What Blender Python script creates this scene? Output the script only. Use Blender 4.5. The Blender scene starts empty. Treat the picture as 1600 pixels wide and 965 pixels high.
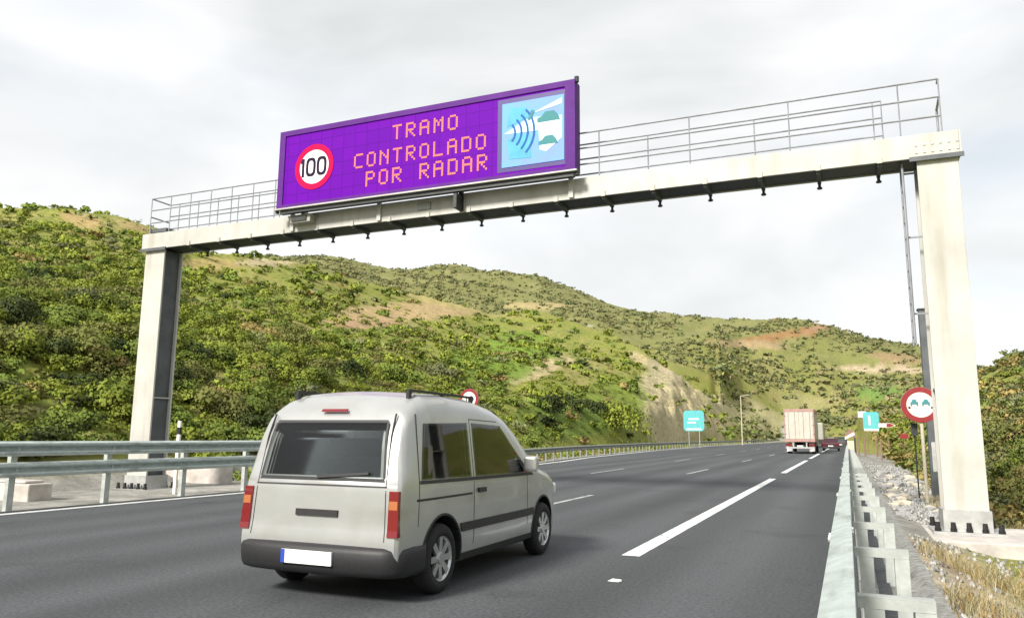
import bpy, bmesh, math, random
import numpy as np
from mathutils import Matrix, Vector

random.seed(7)
RNG = np.random.default_rng(11)
S = bpy.context.scene
COL = S.collection

# ------------------------------------------------------------------ camera
CAM_H = 1.4
FPX, PITCH, YAW, ROLL = 1200.7, 0.1629, 0.4081, 0.0083      # focal length in photo pixels, angles in radians
def cam_axes():
    cy, sy = math.cos(YAW), math.sin(YAW)
    fwd = np.array([-sy, cy, 0.]); right = np.array([cy, sy, 0.]); up = np.array([0, 0, 1.])
    cp, sp = math.cos(PITCH), math.sin(PITCH)
    F = fwd*cp + up*sp; U = up*cp - fwd*sp
    cr, sr = math.cos(ROLL), math.sin(ROLL)
    return F, right*cr + U*sr, U*cr - right*sr
F_, R_, U_ = cam_axes()
def ray(px, py):
    return F_ + R_*((px-800)/FPX) - U_*((py-482.5)/FPX)
def at(px, py, y=None, z=None, x=None):                     # a photo pixel seen at a known plane -> world point
    d = ray(px, py)
    if y is not None: t = y/d[1]
    elif z is not None: t = (z-CAM_H)/d[2]
    else: t = x/d[0]
    return np.array([0, 0, CAM_H]) + t*d
cam_d = bpy.data.cameras.new("camera"); cam = bpy.data.objects.new("camera", cam_d); COL.objects.link(cam)
cam_d.sensor_width = 36; cam_d.lens = 36*FPX/1600; cam_d.clip_start = 0.05; cam_d.clip_end = 9000
M = Matrix.Identity(4)
for i in range(3):
    M[i][0], M[i][1], M[i][2] = R_[i], U_[i], -F_[i]
M[2][3] = CAM_H
cam.matrix_world = M
S.camera = cam

# ------------------------------------------------------------------ light
SUN_EL, SUN_AZ = math.radians(36), math.radians(194)         # azimuth clockwise from +Y (the road's direction): behind the camera, to the left
world = bpy.data.worlds.new("World"); S.world = world; world.use_nodes = True
nt = world.node_tree; nt.nodes.clear(); N = nt.nodes.new; L = nt.links.new
out = N('ShaderNodeOutputWorld'); mixs = N('ShaderNodeMixShader')
sky = N('ShaderNodeTexSky'); sky.sky_type = 'NISHITA'; sky.sun_disc = False
sky.sun_elevation = SUN_EL; sky.sun_rotation = SUN_AZ; sky.air_density = 1.0; sky.dust_density = 2.0
bg1 = N('ShaderNodeBackground'); bg1.inputs['Strength'].default_value = 0.12
L(sky.outputs[0], bg1.inputs[0])
tc = N('ShaderNodeTexCoord'); mp = N('ShaderNodeMapping'); mp.inputs['Scale'].default_value = (1.0, 1.0, 2.3)
mp.inputs['Location'].default_value = (0.35, 0.2, 0.1)
L(tc.outputs['Generated'], mp.inputs[0])
n1 = N('ShaderNodeTexNoise'); n1.inputs['Scale'].default_value = 1.7; n1.inputs['Detail'].default_value = 5; n1.inputs['Roughness'].default_value = 0.5
n1.inputs['Distortion'].default_value = 0.25
L(mp.outputs[0], n1.inputs['Vector'])
cr = N('ShaderNodeValToRGB'); e = cr.color_ramp.elements
e[0].position = 0.36; e[0].color = (0.52, 0.54, 0.54, 1); e[1].position = 0.58; e[1].color = (0.735, 0.74, 0.735, 1)
L(n1.outputs[0], cr.inputs[0])
bg2 = N('ShaderNodeBackground'); bg2.inputs['Strength'].default_value = 0.70
L(cr.outputs[0], bg2.inputs[0])
n2 = N('ShaderNodeTexNoise'); n2.inputs['Scale'].default_value = 2.3; n2.inputs['Detail'].default_value = 4
mp2 = N('ShaderNodeMapping'); mp2.inputs['Location'].default_value = (3.1, 1.3, 0.7); mp2.inputs['Scale'].default_value = (1, 1, 2.6)
L(tc.outputs['Generated'], mp2.inputs[0]); L(mp2.outputs[0], n2.inputs['Vector'])
cr2 = N('ShaderNodeValToRGB'); e = cr2.color_ramp.elements
e[0].position = 0.35; e[0].color = (0.84, 0.84, 0.84, 1); e[1].position = 0.52; e[1].color = (0.97, 0.97, 0.97, 1)
L(n2.outputs[0], cr2.inputs[0]); L(cr2.outputs[0], mixs.inputs[0])
L(bg1.outputs[0], mixs.inputs[1]); L(bg2.outputs[0], mixs.inputs[2]); L(mixs.outputs[0], out.inputs[0])
sun_d = bpy.data.lights.new("sun", 'SUN'); sun_d.energy = 3.0; sun_d.angle = math.radians(12); sun_d.color = (1.0, 0.95, 0.86)
sun = bpy.data.objects.new("sun", sun_d); COL.objects.link(sun)
to_sun = Vector((math.sin(SUN_AZ)*math.cos(SUN_EL), math.cos(SUN_AZ)*math.cos(SUN_EL), math.sin(SUN_EL)))
sun.rotation_euler = to_sun.to_track_quat('Z', 'Y').to_euler()
S.view_settings.view_transform = 'Standard'; S.view_settings.look = 'None'
S.view_settings.exposure = 1.02; S.view_settings.gamma = 1
try: S.view_settings.use_curve_mapping = False
except Exception: pass
S.cycles.max_bounces = 6; S.cycles.use_denoising = True

# ------------------------------------------------------------------ materials
def mat(name, col, rough=0.6, metal=0.0, nscale=None, namt=0.25, bump=0.0, col2=None, emis=0.0, spec=None, detail=6, coat=0, space='Object', trans=0, grime=None):
    m = bpy.data.materials.new(name); m.use_nodes = True
    t = m.node_tree; b = t.nodes['Principled BSDF']
    b.inputs['Roughness'].default_value = rough; b.inputs['Metallic'].default_value = metal
    if spec is not None: b.inputs['Specular IOR Level'].default_value = spec
    if coat: b.inputs['Coat Weight'].default_value = coat
    b.inputs['Base Color'].default_value = (*col, 1)
    if emis:
        b.inputs['Emission Color'].default_value = (*col, 1); b.inputs['Emission Strength'].default_value = emis
    if nscale:
        c = t.nodes.new('ShaderNodeTexCoord'); n = t.nodes.new('ShaderNodeTexNoise')
        n.inputs['Scale'].default_value = nscale; n.inputs['Detail'].default_value = detail; n.inputs['Roughness'].default_value = 0.62
        t.links.new(c.outputs[space], n.inputs['Vector'])
        r = t.nodes.new('ShaderNodeValToRGB'); r.color_ramp.elements[0].position = 0.3; r.color_ramp.elements[1].position = 0.7
        c2 = col2 or tuple(x*(1-namt) for x in col)
        r.color_ramp.elements[0].color = (*c2, 1); r.color_ramp.elements[1].color = (*(min(1, x*(1+namt*0.4)) for x in col), 1)
        t.links.new(n.outputs[0], r.inputs[0]); last = r.outputs[0]
        if grime:                                            # streaks of dirt running down painted steel
            mpn = t.nodes.new('ShaderNodeMapping'); mpn.inputs['Scale'].default_value = grime[1]
            t.links.new(c.outputs[space], mpn.inputs[0])
            n3 = t.nodes.new('ShaderNodeTexNoise'); n3.inputs['Scale'].default_value = 1.0; n3.inputs['Detail'].default_value = 8
            t.links.new(mpn.outputs[0], n3.inputs['Vector'])
            r3 = t.nodes.new('ShaderNodeValToRGB'); r3.color_ramp.elements[0].position = 0.52; r3.color_ramp.elements[1].position = 0.75
            r3.color_ramp.elements[0].color = (0, 0, 0, 1); r3.color_ramp.elements[1].color = (grime[2],)*3 + (1,)
            mx = t.nodes.new('ShaderNodeMix'); mx.data_type = 'RGBA'
            t.links.new(n3.outputs[0], r3.inputs[0]); t.links.new(r3.outputs[0], mx.inputs['Factor'])
            t.links.new(last, mx.inputs[6]); mx.inputs[7].default_value = (*grime[0], 1); last = mx.outputs[2]
        t.links.new(last, b.inputs['Base Color'])
        if bump:
            bn = t.nodes.new('ShaderNodeBump'); bn.inputs['Strength'].default_value = bump; bn.inputs['Distance'].default_value = 0.02
            t.links.new(n.outputs[0], bn.inputs['Height']); t.links.new(bn.outputs[0], b.inputs['Normal'])
    return m
def attr_mat(name, attr, rough=0.9, nscale=3.0, namt=0.5, trans=0.0, bump=0.0):
    m = bpy.data.materials.new(name); m.use_nodes = True
    t = m.node_tree; b = t.nodes['Principled BSDF']; b.inputs['Roughness'].default_value = rough
    b.inputs['Specular IOR Level'].default_value = 0.2
    a = t.nodes.new('ShaderNodeAttribute'); a.attribute_name = attr
    c = t.nodes.new('ShaderNodeTexCoord'); n = t.nodes.new('ShaderNodeTexNoise')
    n.inputs['Scale'].default_value = nscale; n.inputs['Detail'].default_value = 8; n.inputs['Roughness'].default_value = 0.7
    t.links.new(c.outputs['Object'], n.inputs['Vector'])
    r = t.nodes.new('ShaderNodeMapRange'); r.inputs[1].default_value = 0.3; r.inputs[2].default_value = 0.7
    r.inputs[3].default_value = 1-namt; r.inputs[4].default_value = 1+namt
    t.links.new(n.outputs[0], r.inputs[0])
    mx = t.nodes.new('ShaderNodeVectorMath'); mx.operation = 'SCALE'
    t.links.new(a.outputs['Color'], mx.inputs[0]); t.links.new(r.outputs[0], mx.inputs['Scale'])
    t.links.new(mx.outputs[0], b.inputs['Base Color'])
    if bump:
        bn = t.nodes.new('ShaderNodeBump'); bn.inputs['Strength'].default_value = bump; bn.inputs['Distance'].default_value = 0.3
        t.links.new(n.outputs[0], bn.inputs['Height']); t.links.new(bn.outputs[0], b.inputs['Normal'])
    if trans:
        tr = t.nodes.new('ShaderNodeBsdfTranslucent'); ms = t.nodes.new('ShaderNodeMixShader'); ms.inputs[0].default_value = trans
        t.links.new(mx.outputs[0], tr.inputs[0]); o = t.nodes['Material Output']
        t.links.new(b.outputs[0], ms.inputs[1]); t.links.new(tr.outputs[0], ms.inputs[2]); t.links.new(ms.outputs[0], o.inputs[0])
    return m

def leaf_mat(name, col, var=0.3):
    m = bpy.data.materials.new(name); m.use_nodes = True
    t = m.node_tree; b = t.nodes['Principled BSDF']; b.inputs['Roughness'].default_value = 0.75
    b.inputs['Specular IOR Level'].default_value = 0.25
    oi = t.nodes.new('ShaderNodeObjectInfo'); c = t.nodes.new('ShaderNodeTexCoord'); n = t.nodes.new('ShaderNodeTexNoise')
    n.inputs['Scale'].default_value = 3.0; n.inputs['Detail'].default_value = 4
    t.links.new(c.outputs['Object'], n.inputs['Vector'])
    ad = t.nodes.new('ShaderNodeMath'); ad.operation = 'ADD'
    t.links.new(oi.outputs['Random'], ad.inputs[0]); t.links.new(n.outputs[0], ad.inputs[1])
    r = t.nodes.new('ShaderNodeMapRange'); r.inputs[1].default_value = 0.3; r.inputs[2].default_value = 1.7
    r.inputs[3].default_value = 1-var; r.inputs[4].default_value = 1+var
    t.links.new(ad.outputs[0], r.inputs[0])
    mx = t.nodes.new('ShaderNodeVectorMath'); mx.operation = 'SCALE'; mx.inputs[0].default_value = col
    t.links.new(r.outputs[0], mx.inputs['Scale']); t.links.new(mx.outputs[0], b.inputs['Base Color'])
    tr = t.nodes.new('ShaderNodeBsdfTranslucent'); ms = t.nodes.new('ShaderNodeMixShader'); ms.inputs[0].default_value = 0.22
    t.links.new(mx.outputs[0], tr.inputs[0]); o = t.nodes['Material Output']
    t.links.new(b.outputs[0], ms.inputs[1]); t.links.new(tr.outputs[0], ms.inputs[2]); t.links.new(ms.outputs[0], o.inputs[0])
    return m

MT = dict(
    white_steel=mat('white_painted_steel', (0.50, 0.495, 0.465), 0.5, 0, 1.1, 0.17, 0, grime=((0.30, 0.27, 0.21), (3.0, 3.0, 0.30), 0.6)),
    grey_steel=mat('weathered_and_shaded_grey_steel', (0.10, 0.11, 0.12), 0.55, 0.2, 2.5, 0.35),
    base_steel=mat('galvanised_base_steel', (0.46, 0.46, 0.45), 0.5, 0.3, 4, 0.3),
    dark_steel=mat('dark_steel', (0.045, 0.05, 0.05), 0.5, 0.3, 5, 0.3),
    galv=mat('galvanised_rail', (0.50, 0.56, 0.54), 0.45, 0.3, 7.0, 0.25, 0, grime=((0.17, 0.20, 0.17), (9, 2.2, 5), 0.75)),
    galv_post=mat('galvanised_post', (0.50, 0.53, 0.51), 0.5, 0.3, 6, 0.3),
    rail_thin=mat('thin_rail_steel', (0.30, 0.31, 0.34), 0.5, 0.3, 4, 0.3),
    concrete=mat('concrete', (0.55, 0.51, 0.48), 0.9, 0, 3.5, 0.3, 0.4, grime=((0.30, 0.26, 0.20), (1.2, 1.2, 2.0), 0.7)),
    gutter=mat('gutter_concrete', (0.27, 0.27, 0.255), 0.95, 0, 14, 0.55, 0.8),
    paint=mat('road_paint', (0.78, 0.78, 0.77), 0.7, 0, 9, 0.22, 0.2, grime=((0.20, 0.20, 0.20), (16, 4, 3), 0.8)),
    worn_paint=mat('worn_road_paint', (0.42, 0.42, 0.42), 0.8, 0, 9, 0.3, 0.2, grime=((0.10, 0.10, 0.105), (9, 3, 3), 1.0)),
    old_galv=mat('weathered_guardrail', (0.27, 0.29, 0.25), 0.6, 0.2, 3, 0.4),
    violet=mat('violet_display', (0.07, 0.0, 0.22), 0.6, 0, 2.2, 0.25, spec=0.08, emis=0.22),
    violet_frame=mat('violet_frame', (0.10, 0.022, 0.21), 0.6, 0, 2.5, 0.2, spec=0.15),
    violet_dark=mat('violet_edge', (0.03, 0.006, 0.16), 0.5, 0, 3, 0.2),
    led=mat('led_orange', (0.72, 0.19, 0.15), 0.6, spec=0.1, emis=0.10),
    red_led=mat('red_led', (0.46, 0.002, 0.06), 0.6, spec=0.1, emis=0.1),
    white_led=mat('white_led', (0.88, 0.80, 0.86), 0.5, emis=0.1),
    black=mat('black_paint', (0.012, 0.012, 0.014), 0.5),
    digit=mat('dark_digit', (0.02, 0.016, 0.035), 0.7, spec=.08), wave_print=mat('blue_wave', (0.03, 0.12, 0.36), 0.6, spec=.1),
    sky_blue=mat('pale_blue_screen', (0.10, 0.34, 0.66), 0.5, 0, 1.6, 0.25, col2=(0.20, 0.26, 0.70), spec=.15, emis=0.1),
    cyan_print=mat('cyan_screen', (0.09, 0.36, 0.50), 0.5, 0, 4, 0.2, spec=.15, emis=0.1),
    pale_print=mat('white_screen', (0.55, 0.74, 0.82), 0.6, spec=.1, emis=0.08),
    grey_print=mat('grey_green_screen', (0.07, 0.23, 0.25), 0.6, spec=.1, emis=0.03),
    red_sign=mat('red_sign_film', (0.26, 0.018, 0.022), 0.45, 0, 8, 0.25),
    white_sign=mat('white_sign_film', (0.82, 0.76, 0.70), 0.45, 0, 6, 0.08),
    teal_sign=mat('teal_sign_film', (0.10, 0.45, 0.47), 0.45, 0, 3, 0.15),
    sign_back=mat('aluminium_back', (0.35, 0.36, 0.36), 0.5, 0.6, 6, 0.2),
    cream_post=mat('cream_post', (0.58, 0.52, 0.40), 0.6, 0, 6, 0.2),
    brown_post=mat('brown_post', (0.26, 0.17, 0.12), 0.8, 0, 8, 0.3),
    silver=mat('silver_car_paint', (0.46, 0.465, 0.46), 0.28, 0.45, 2.2, 0.10, coat=0.4, grime=((0.30, 0.28, 0.24), (1.6, 1.6, 3.5), 0.45)),
    glass=None, glass_solid=mat('dark_car_glass', (0.015, 0.02, 0.022), 0.06, 0, spec=0.8),
    glass_rear=None,
    plastic=mat('black_plastic', (0.018, 0.018, 0.02), 0.55, 0, 30, 0.3),
    rubber=mat('tyre_rubber', (0.014, 0.014, 0.015), 0.85, 0, 20, 0.3),
    alloy=mat('alloy_rim', (0.55, 0.56, 0.57), 0.3, 0.8, 6, 0.15),
    tail_red=mat('tail_lamp_red', (0.17, 0.008, 0.012), 0.2, 0, coat=0.6),
    tail_orange=mat('tail_lamp_orange', (0.40, 0.13, 0.05), 0.2, 0, coat=0.6),
    lamp_clear=mat('clear_lamp', (0.7, 0.7, 0.7), 0.15, 0.2),
    plate=mat('number_plate', (0.78, 0.78, 0.76), 0.5),
    truck_white=mat('truck_white', (0.52, 0.48, 0.41), 0.5, 0, 1.5, 0.15),
    truck_rose=mat('truck_frame_rose', (0.42, 0.25, 0.22), 0.55, 0, 4, 0.25),
    dark_red=mat('dark_red_paint', (0.05, 0.012, 0.018), 0.3, 0.2, coat=0.5),
    grey_paint=mat('grey_beige_paint', (0.36, 0.35, 0.30), 0.45, 0, 3, 0.15),
    rock=mat('grey_stone', (0.36, 0.355, 0.35), 0.9, 0, 6, 0.5, 0.6),
    pale_stone=mat('pale_stone', (0.56, 0.50, 0.40), 0.9, 0, 3, 0.4, 0.6),
)
def asphalt():
    m = bpy.data.materials.new('asphalt'); m.use_nodes = True; t = m.node_tree; b = t.nodes['Principled BSDF']
    b.inputs['Roughness'].default_value = 0.85; b.inputs['Specular IOR Level'].default_value = 0.3
    c = t.nodes.new('ShaderNodeTexCoord')
    n = t.nodes.new('ShaderNodeTexNoise'); n.inputs['Scale'].default_value = 28; n.inputs['Detail'].default_value = 8; n.inputs['Roughness'].default_value = 0.8
    t.links.new(c.outputs['Object'], n.inputs['Vector'])
    mpn = t.nodes.new('ShaderNodeMapping'); mpn.inputs['Scale'].default_value = (0.75, 0.035, 1); t.links.new(c.outputs['Object'], mpn.inputs[0])
    w = t.nodes.new('ShaderNodeTexNoise'); w.inputs['Scale'].default_value = 1.0; w.inputs['Detail'].default_value = 6; t.links.new(mpn.outputs[0], w.inputs['Vector'])
    r1 = t.nodes.new('ShaderNodeValToRGB'); r1.color_ramp.elements[0].position = 0.3; r1.color_ramp.elements[1].position = 0.72
    r1.color_ramp.elements[0].color = (0.050, 0.055, 0.059, 1); r1.color_ramp.elements[1].color = (0.082, 0.088, 0.094, 1)
    t.links.new(w.outputs[0], r1.inputs[0])
    r2 = t.nodes.new('ShaderNodeMapRange'); r2.inputs[1].default_value = 0.3; r2.inputs[2].default_value = 0.72; r2.inputs[3].default_value = 0.35; r2.inputs[4].default_value = 1.75
    t.links.new(n.outputs[0], r2.inputs[0])
    mx = t.nodes.new('ShaderNodeVectorMath'); mx.operation = 'SCALE'
    t.links.new(r1.outputs[0], mx.inputs[0]); t.links.new(r2.outputs[0], mx.inputs['Scale']); t.links.new(mx.outputs[0], b.inputs['Base Color'])
    def mul(last, tex_out, lo, hi, f0, f1):
        r = t.nodes.new('ShaderNodeMapRange'); r.inputs[1].default_value = lo; r.inputs[2].default_value = hi; r.inputs[3].default_value = f0; r.inputs[4].default_value = f1
        t.links.new(tex_out, r.inputs[0]); x = t.nodes.new('ShaderNodeVectorMath'); x.operation = 'SCALE'
        t.links.new(last, x.inputs[0]); t.links.new(r.outputs[0], x.inputs['Scale']); return x.outputs[0]
    last = mx.outputs[0]
    st = t.nodes.new('ShaderNodeTexNoise'); st.inputs['Scale'].default_value = 0.55; st.inputs['Detail'].default_value = 7; st.inputs['Roughness'].default_value = .7
    t.links.new(c.outputs['Object'], st.inputs['Vector']); last = mul(last, st.outputs[0], .56, .70, 1.0, .72)
    sx = t.nodes.new('ShaderNodeSeparateXYZ'); t.links.new(c.outputs['Object'], sx.inputs[0])
    ma = t.nodes.new('ShaderNodeMath'); ma.operation = 'MULTIPLY_ADD'; ma.inputs[1].default_value = 2*math.pi/1.64; ma.inputs[2].default_value = .4
    t.links.new(sx.outputs['X'], ma.inputs[0]); sn = t.nodes.new('ShaderNodeMath'); sn.operation = 'SINE'; t.links.new(ma.outputs[0], sn.inputs[0])
    last = mul(last, sn.outputs[0], -1, 1, .90, 1.12)
    vo = t.nodes.new('ShaderNodeTexVoronoi'); vo.feature = 'DISTANCE_TO_EDGE'; vo.inputs['Scale'].default_value = .32
    nz = t.nodes.new('ShaderNodeTexNoise'); nz.inputs['Scale'].default_value = 2.2; nz.inputs['Detail'].default_value = 5; t.links.new(c.outputs['Object'], nz.inputs['Vector'])
    vm = t.nodes.new('ShaderNodeVectorMath'); vm.operation = 'MULTIPLY_ADD'; vm.inputs[1].default_value = (.8,.8,.8); t.links.new(nz.outputs['Color'], vm.inputs[0]); t.links.new(c.outputs['Object'], vm.inputs[2])
    t.links.new(vm.outputs[0], vo.inputs['Vector'])
    last = mul(last, vo.outputs['Distance'], 0.0, .006, .86, 1.0)
    t.links.new(last, b.inputs['Base Color'])
    bn = t.nodes.new('ShaderNodeBump'); bn.inputs['Strength'].default_value = 0.5; bn.inputs['Distance'].default_value = 0.008
    t.links.new(n.outputs[0], bn.inputs['Height']); t.links.new(bn.outputs[0], b.inputs['Normal'])
    return m
MT['asphalt'] = asphalt()
def clear_glass(name, tint):
    m = bpy.data.materials.new(name); m.use_nodes = True; t = m.node_tree; t.nodes.clear()
    o = t.nodes.new('ShaderNodeOutputMaterial'); a = t.nodes.new('ShaderNodeBsdfTransparent'); a.inputs[0].default_value = (*tint, 1)
    g = t.nodes.new('ShaderNodeBsdfGlossy'); g.inputs['Roughness'].default_value = .03; f = t.nodes.new('ShaderNodeFresnel'); f.inputs[0].default_value = 1.6
    x = t.nodes.new('ShaderNodeMixShader'); t.links.new(f.outputs[0], x.inputs[0]); t.links.new(a.outputs[0], x.inputs[1]); t.links.new(g.outputs[0], x.inputs[2]); t.links.new(x.outputs[0], o.inputs[0])
    return m
MT['glass'] = clear_glass('side_car_glass', (.55, .62, .60)); MT['glass_rear'] = clear_glass('rear_car_glass', (.66, .70, .69))
def led_face(m, c1, c2, step):
    t = m.node_tree; b = t.nodes['Principled BSDF']; c = t.nodes.new('ShaderNodeTexCoord'); sx = t.nodes.new('ShaderNodeSeparateXYZ'); cb = t.nodes.new('ShaderNodeCombineXYZ')
    t.links.new(c.outputs['Object'], sx.inputs[0]); t.links.new(sx.outputs['X'], cb.inputs['X']); t.links.new(sx.outputs['Z'], cb.inputs['Y'])
    br = t.nodes.new('ShaderNodeTexBrick'); br.offset = 0; br.inputs['Scale'].default_value = 1; br.inputs['Mortar Size'].default_value = .012
    br.inputs['Brick Width'].default_value = step; br.inputs['Row Height'].default_value = step; br.inputs['Bias'].default_value = 0
    br.inputs['Color1'].default_value = (*c1, 1); br.inputs['Color2'].default_value = (*c2, 1); br.inputs['Mortar'].default_value = (*(x*.78 for x in c1), 1)
    t.links.new(cb.outputs[0], br.inputs['Vector']); t.links.new(br.outputs[0], b.inputs['Base Color']); t.links.new(br.outputs[0], b.inputs['Emission Color'])
led_face(MT['violet'], (0.095, 0.001, 0.26), (0.11, 0.001, 0.28), .33)

# ------------------------------------------------------------------ mesh helpers
ORG = {}
class MB:
    def __init__(s): s.v = []; s.f = []
    def add(s, vs, fs):
        o = len(s.v); s.v += [tuple(map(float, p)) for p in vs]; s.f += [tuple(i+o for i in f) for f in fs]; return s
    def box(s, x0, x1, y0, y1, z0, z1):
        return s.add([(x0,y0,z0),(x1,y0,z0),(x1,y1,z0),(x0,y1,z0),(x0,y0,z1),(x1,y0,z1),(x1,y1,z1),(x0,y1,z1)],
                     [(0,3,2,1),(4,5,6,7),(0,1,5,4),(1,2,6,5),(2,3,7,6),(3,0,4,7)])
    def bar(s, a, b, w, h, up=(0,0,1)):                      # rectangular bar from a to b
        a, b = Vector(a), Vector(b); d = (b-a).normalized(); u = Vector(up)
        if abs(d.dot(u)) > 0.95: u = Vector((0,1,0))
        x = d.cross(u).normalized()*w/2; y = x.cross(d).normalized()*h/2
        vs = [a-x-y, a+x-y, a+x+y, a-x+y, b-x-y, b+x-y, b+x+y, b-x+y]
        return s.add(vs, [(3,2,1,0),(4,5,6,7),(0,1,5,4),(1,2,6,5),(2,3,7,6),(3,0,4,7)])
    def cyl(s, a, b, r0, r1=None, n=10):
        r1 = r0 if r1 is None else r1
        a, b = Vector(a), Vector(b); d = (b-a).normalized(); u = Vector((0,0,1)) if abs(d.z) < .9 else Vector((1,0,0))
        x = d.cross(u).normalized(); y = d.cross(x)
        vs = [a+(x*math.cos(t)+y*math.sin(t))*r0 for t in [2*math.pi*i/n for i in range(n)]]
        vs += [b+(x*math.cos(t)+y*math.sin(t))*r1 for t in [2*math.pi*i/n for i in range(n)]]
        fs = [(i,(i+1)%n,n+(i+1)%n,n+i) for i in range(n)] + [tuple(range(n-1,-1,-1)), tuple(range(n,2*n))]
        return s.add(vs, fs)
    def prism_y(s, poly, y0, y1):                            # polygon in x,z extruded along y
        n = len(poly); vs = [(x,y0,z) for x,z in poly]+[(x,y1,z) for x,z in poly]
        return s.add(vs, [tuple(range(n)), tuple(range(2*n-1,n-1,-1))]+[(i,i+n,(i+1)%n+n,(i+1)%n) for i in range(n)])
    def prism_x(s, poly, x0, x1):                            # polygon in y,z extruded along x
        n = len(poly); vs = [(x0,y,z) for y,z in poly]+[(x1,y,z) for y,z in poly]
        return s.add(vs, [tuple(range(n-1,-1,-1)), tuple(range(n,2*n))]+[(i,(i+1)%n,(i+1)%n+n,i+n) for i in range(n)])
    def lathe_x(s, prof, n=28, c=(0,0,0)):                   # profile (x, r) turned about the x axis
        vs = []; fs = []; m = len(prof)
        for i in range(n):
            t = 2*math.pi*i/n
            vs += [(c[0]+x, c[1]+r*math.cos(t), c[2]+r*math.sin(t)) for x, r in prof]
        for i in range(n):
            for j in range(m-1):
                fs.append((i*m+j, i*m+j+1, ((i+1)%n)*m+j+1, ((i+1)%n)*m+j))
        return s.add(vs, fs)
    def ring_y(s, c, r0, r1, y0, y1, n=32):                  # flat ring (disc if r0 = 0) facing -y
        poly = []
        if r0 <= 0:
            return s.prism_y([(c[0]+r1*math.cos(t), c[1]+r1*math.sin(t)) for t in [2*math.pi*i/n for i in range(n)]], y0, y1)
        vs = []; fs = []
        for i in range(n):
            t = 2*math.pi*i/n; cx, sz = math.cos(t), math.sin(t)
            vs += [(c[0]+r0*cx,y0,c[1]+r0*sz),(c[0]+r1*cx,y0,c[1]+r1*sz),(c[0]+r1*cx,y1,c[1]+r1*sz),(c[0]+r0*cx,y1,c[1]+r0*sz)]
        for i in range(n):
            a = 4*i; b = 4*((i+1)%n)
            fs += [(a+k, a+(k+1)%4, b+(k+1)%4, b+k) for k in range(4)]
        return s.add(vs, fs)
    def grid(s, P, close=False):
        P = np.asarray(P); n, m = P.shape[:2]
        return s.add(P.reshape(-1,3), [(i*m+j, i*m+j+1, (i+1)*m+j+1, (i+1)*m+j) for i in range(n-1) for j in range(m-1)])
    def mesh(s, name, m, org=(0,0,0), smooth=False):
        me = bpy.data.meshes.new(name); o = Vector(org)
        me.from_pydata([tuple(Vector(p)-o) for p in s.v], [], s.f)
        bm = bmesh.new(); bm.from_mesh(me); bmesh.ops.recalc_face_normals(bm, faces=bm.faces); bm.to_mesh(me); bm.free()
        if smooth: me.polygons.foreach_set('use_smooth', [True]*len(me.polygons))
        me.materials.append(MT[m] if isinstance(m, str) else m); me.update()
        return me
    def build(s, name, m, parent=None, smooth=False, bevel=0, org=None):
        org = ORG.get(parent, (0,0,0)) if org is None else org
        me = s.mesh(name, m, org, smooth)
        o = bpy.data.objects.new(name, me); COL.objects.link(o)
        if parent is not None: o.parent = parent; ORG[o] = org
        else: o.location = org
        if bevel:
            b = o.modifiers.new('bevel', 'BEVEL'); b.width = bevel; b.segments = 2; b.limit_method = 'ANGLE'
        return o
def inst(name, me, parent=None, loc=(0,0,0), rz=0.0, scale=None):
    o = bpy.data.objects.new(name, me); COL.objects.link(o); o.location = loc; o.rotation_euler = (0,0,rz)
    if scale: o.scale = scale
    if parent is not None: o.parent = parent
    return o
def tag(o, label=None, cat=None, group=None, kind=None):
    if label: o['label'] = label
    if cat: o['category'] = cat
    if group: o['group'] = group
    if kind: o['kind'] = kind
    return o
def thing(name, label, cat, loc=(0,0,0), rz=0, group=None, world_coords=True):
    o = bpy.data.objects.new(name, None); COL.objects.link(o); o.location = loc; o.rotation_euler = (0,0,rz); o.empty_display_size = 0.2
    ORG[o] = tuple(loc) if world_coords else (0,0,0)
    return tag(o, label, cat, group)
def np_mesh(name, verts, faces4, m, colors=None, smooth=False):
    me = bpy.data.meshes.new(name); k = faces4.shape[1]
    me.vertices.add(len(verts)); me.vertices.foreach_set('co', verts.astype(np.float32).ravel())
    me.loops.add(faces4.size); me.loops.foreach_set('vertex_index', faces4.astype(np.int32).ravel())
    me.polygons.add(len(faces4)); me.polygons.foreach_set('loop_start', np.arange(0, faces4.size, k, dtype=np.int32))
    me.polygons.foreach_set('loop_total', np.full(len(faces4), k, dtype=np.int32))
    if smooth: me.polygons.foreach_set('use_smooth', np.ones(len(faces4), dtype=bool))
    if colors is not None:
        a = me.color_attributes.new('tint', 'FLOAT_COLOR', 'POINT')
        a.data.foreach_set('color', np.hstack([colors, np.ones((len(colors),1))]).astype(np.float32).ravel())
    me.update(calc_edges=True); me.materials.append(m)
    return me

# ------------------------------------------------------------------ terrain
def vnoise(x, y, seed=0):
    xi = np.floor(x).astype(np.int64); yi = np.floor(y).astype(np.int64); xf = x-xi; yf = y-yi
    def h(a, b):
        n = (a*374761393 + b*668265263 + seed*982451653) & 0x7fffffff
        n = ((n ^ (n >> 13))*1274126177) & 0x7fffffff
        return ((n ^ (n >> 16)) & 0xffff)/65535.0
    u = xf*xf*(3-2*xf); v = yf*yf*(3-2*yf)
    return (h(xi,yi)*(1-u)+h(xi+1,yi)*u)*(1-v) + (h(xi,yi+1)*(1-u)+h(xi+1,yi+1)*u)*v
def fbm(x, y, oct=4, seed=0):
    s = 0; a = 0.5; t = 0
    for i in range(oct):
        s = s + a*vnoise(x*2**i+17.3*i, y*2**i-9.1*i, seed+i); t += a; a *= 0.55
    return s/t
def left_edge(y):                                            # x of the carriageway's left edge: it widens past the gantry
    return np.interp(y, [-80, 30, 50, 80, 130, 340], [-13.45, -13.45, -16.2, -18.5, -20.2, -20.2])
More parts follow.
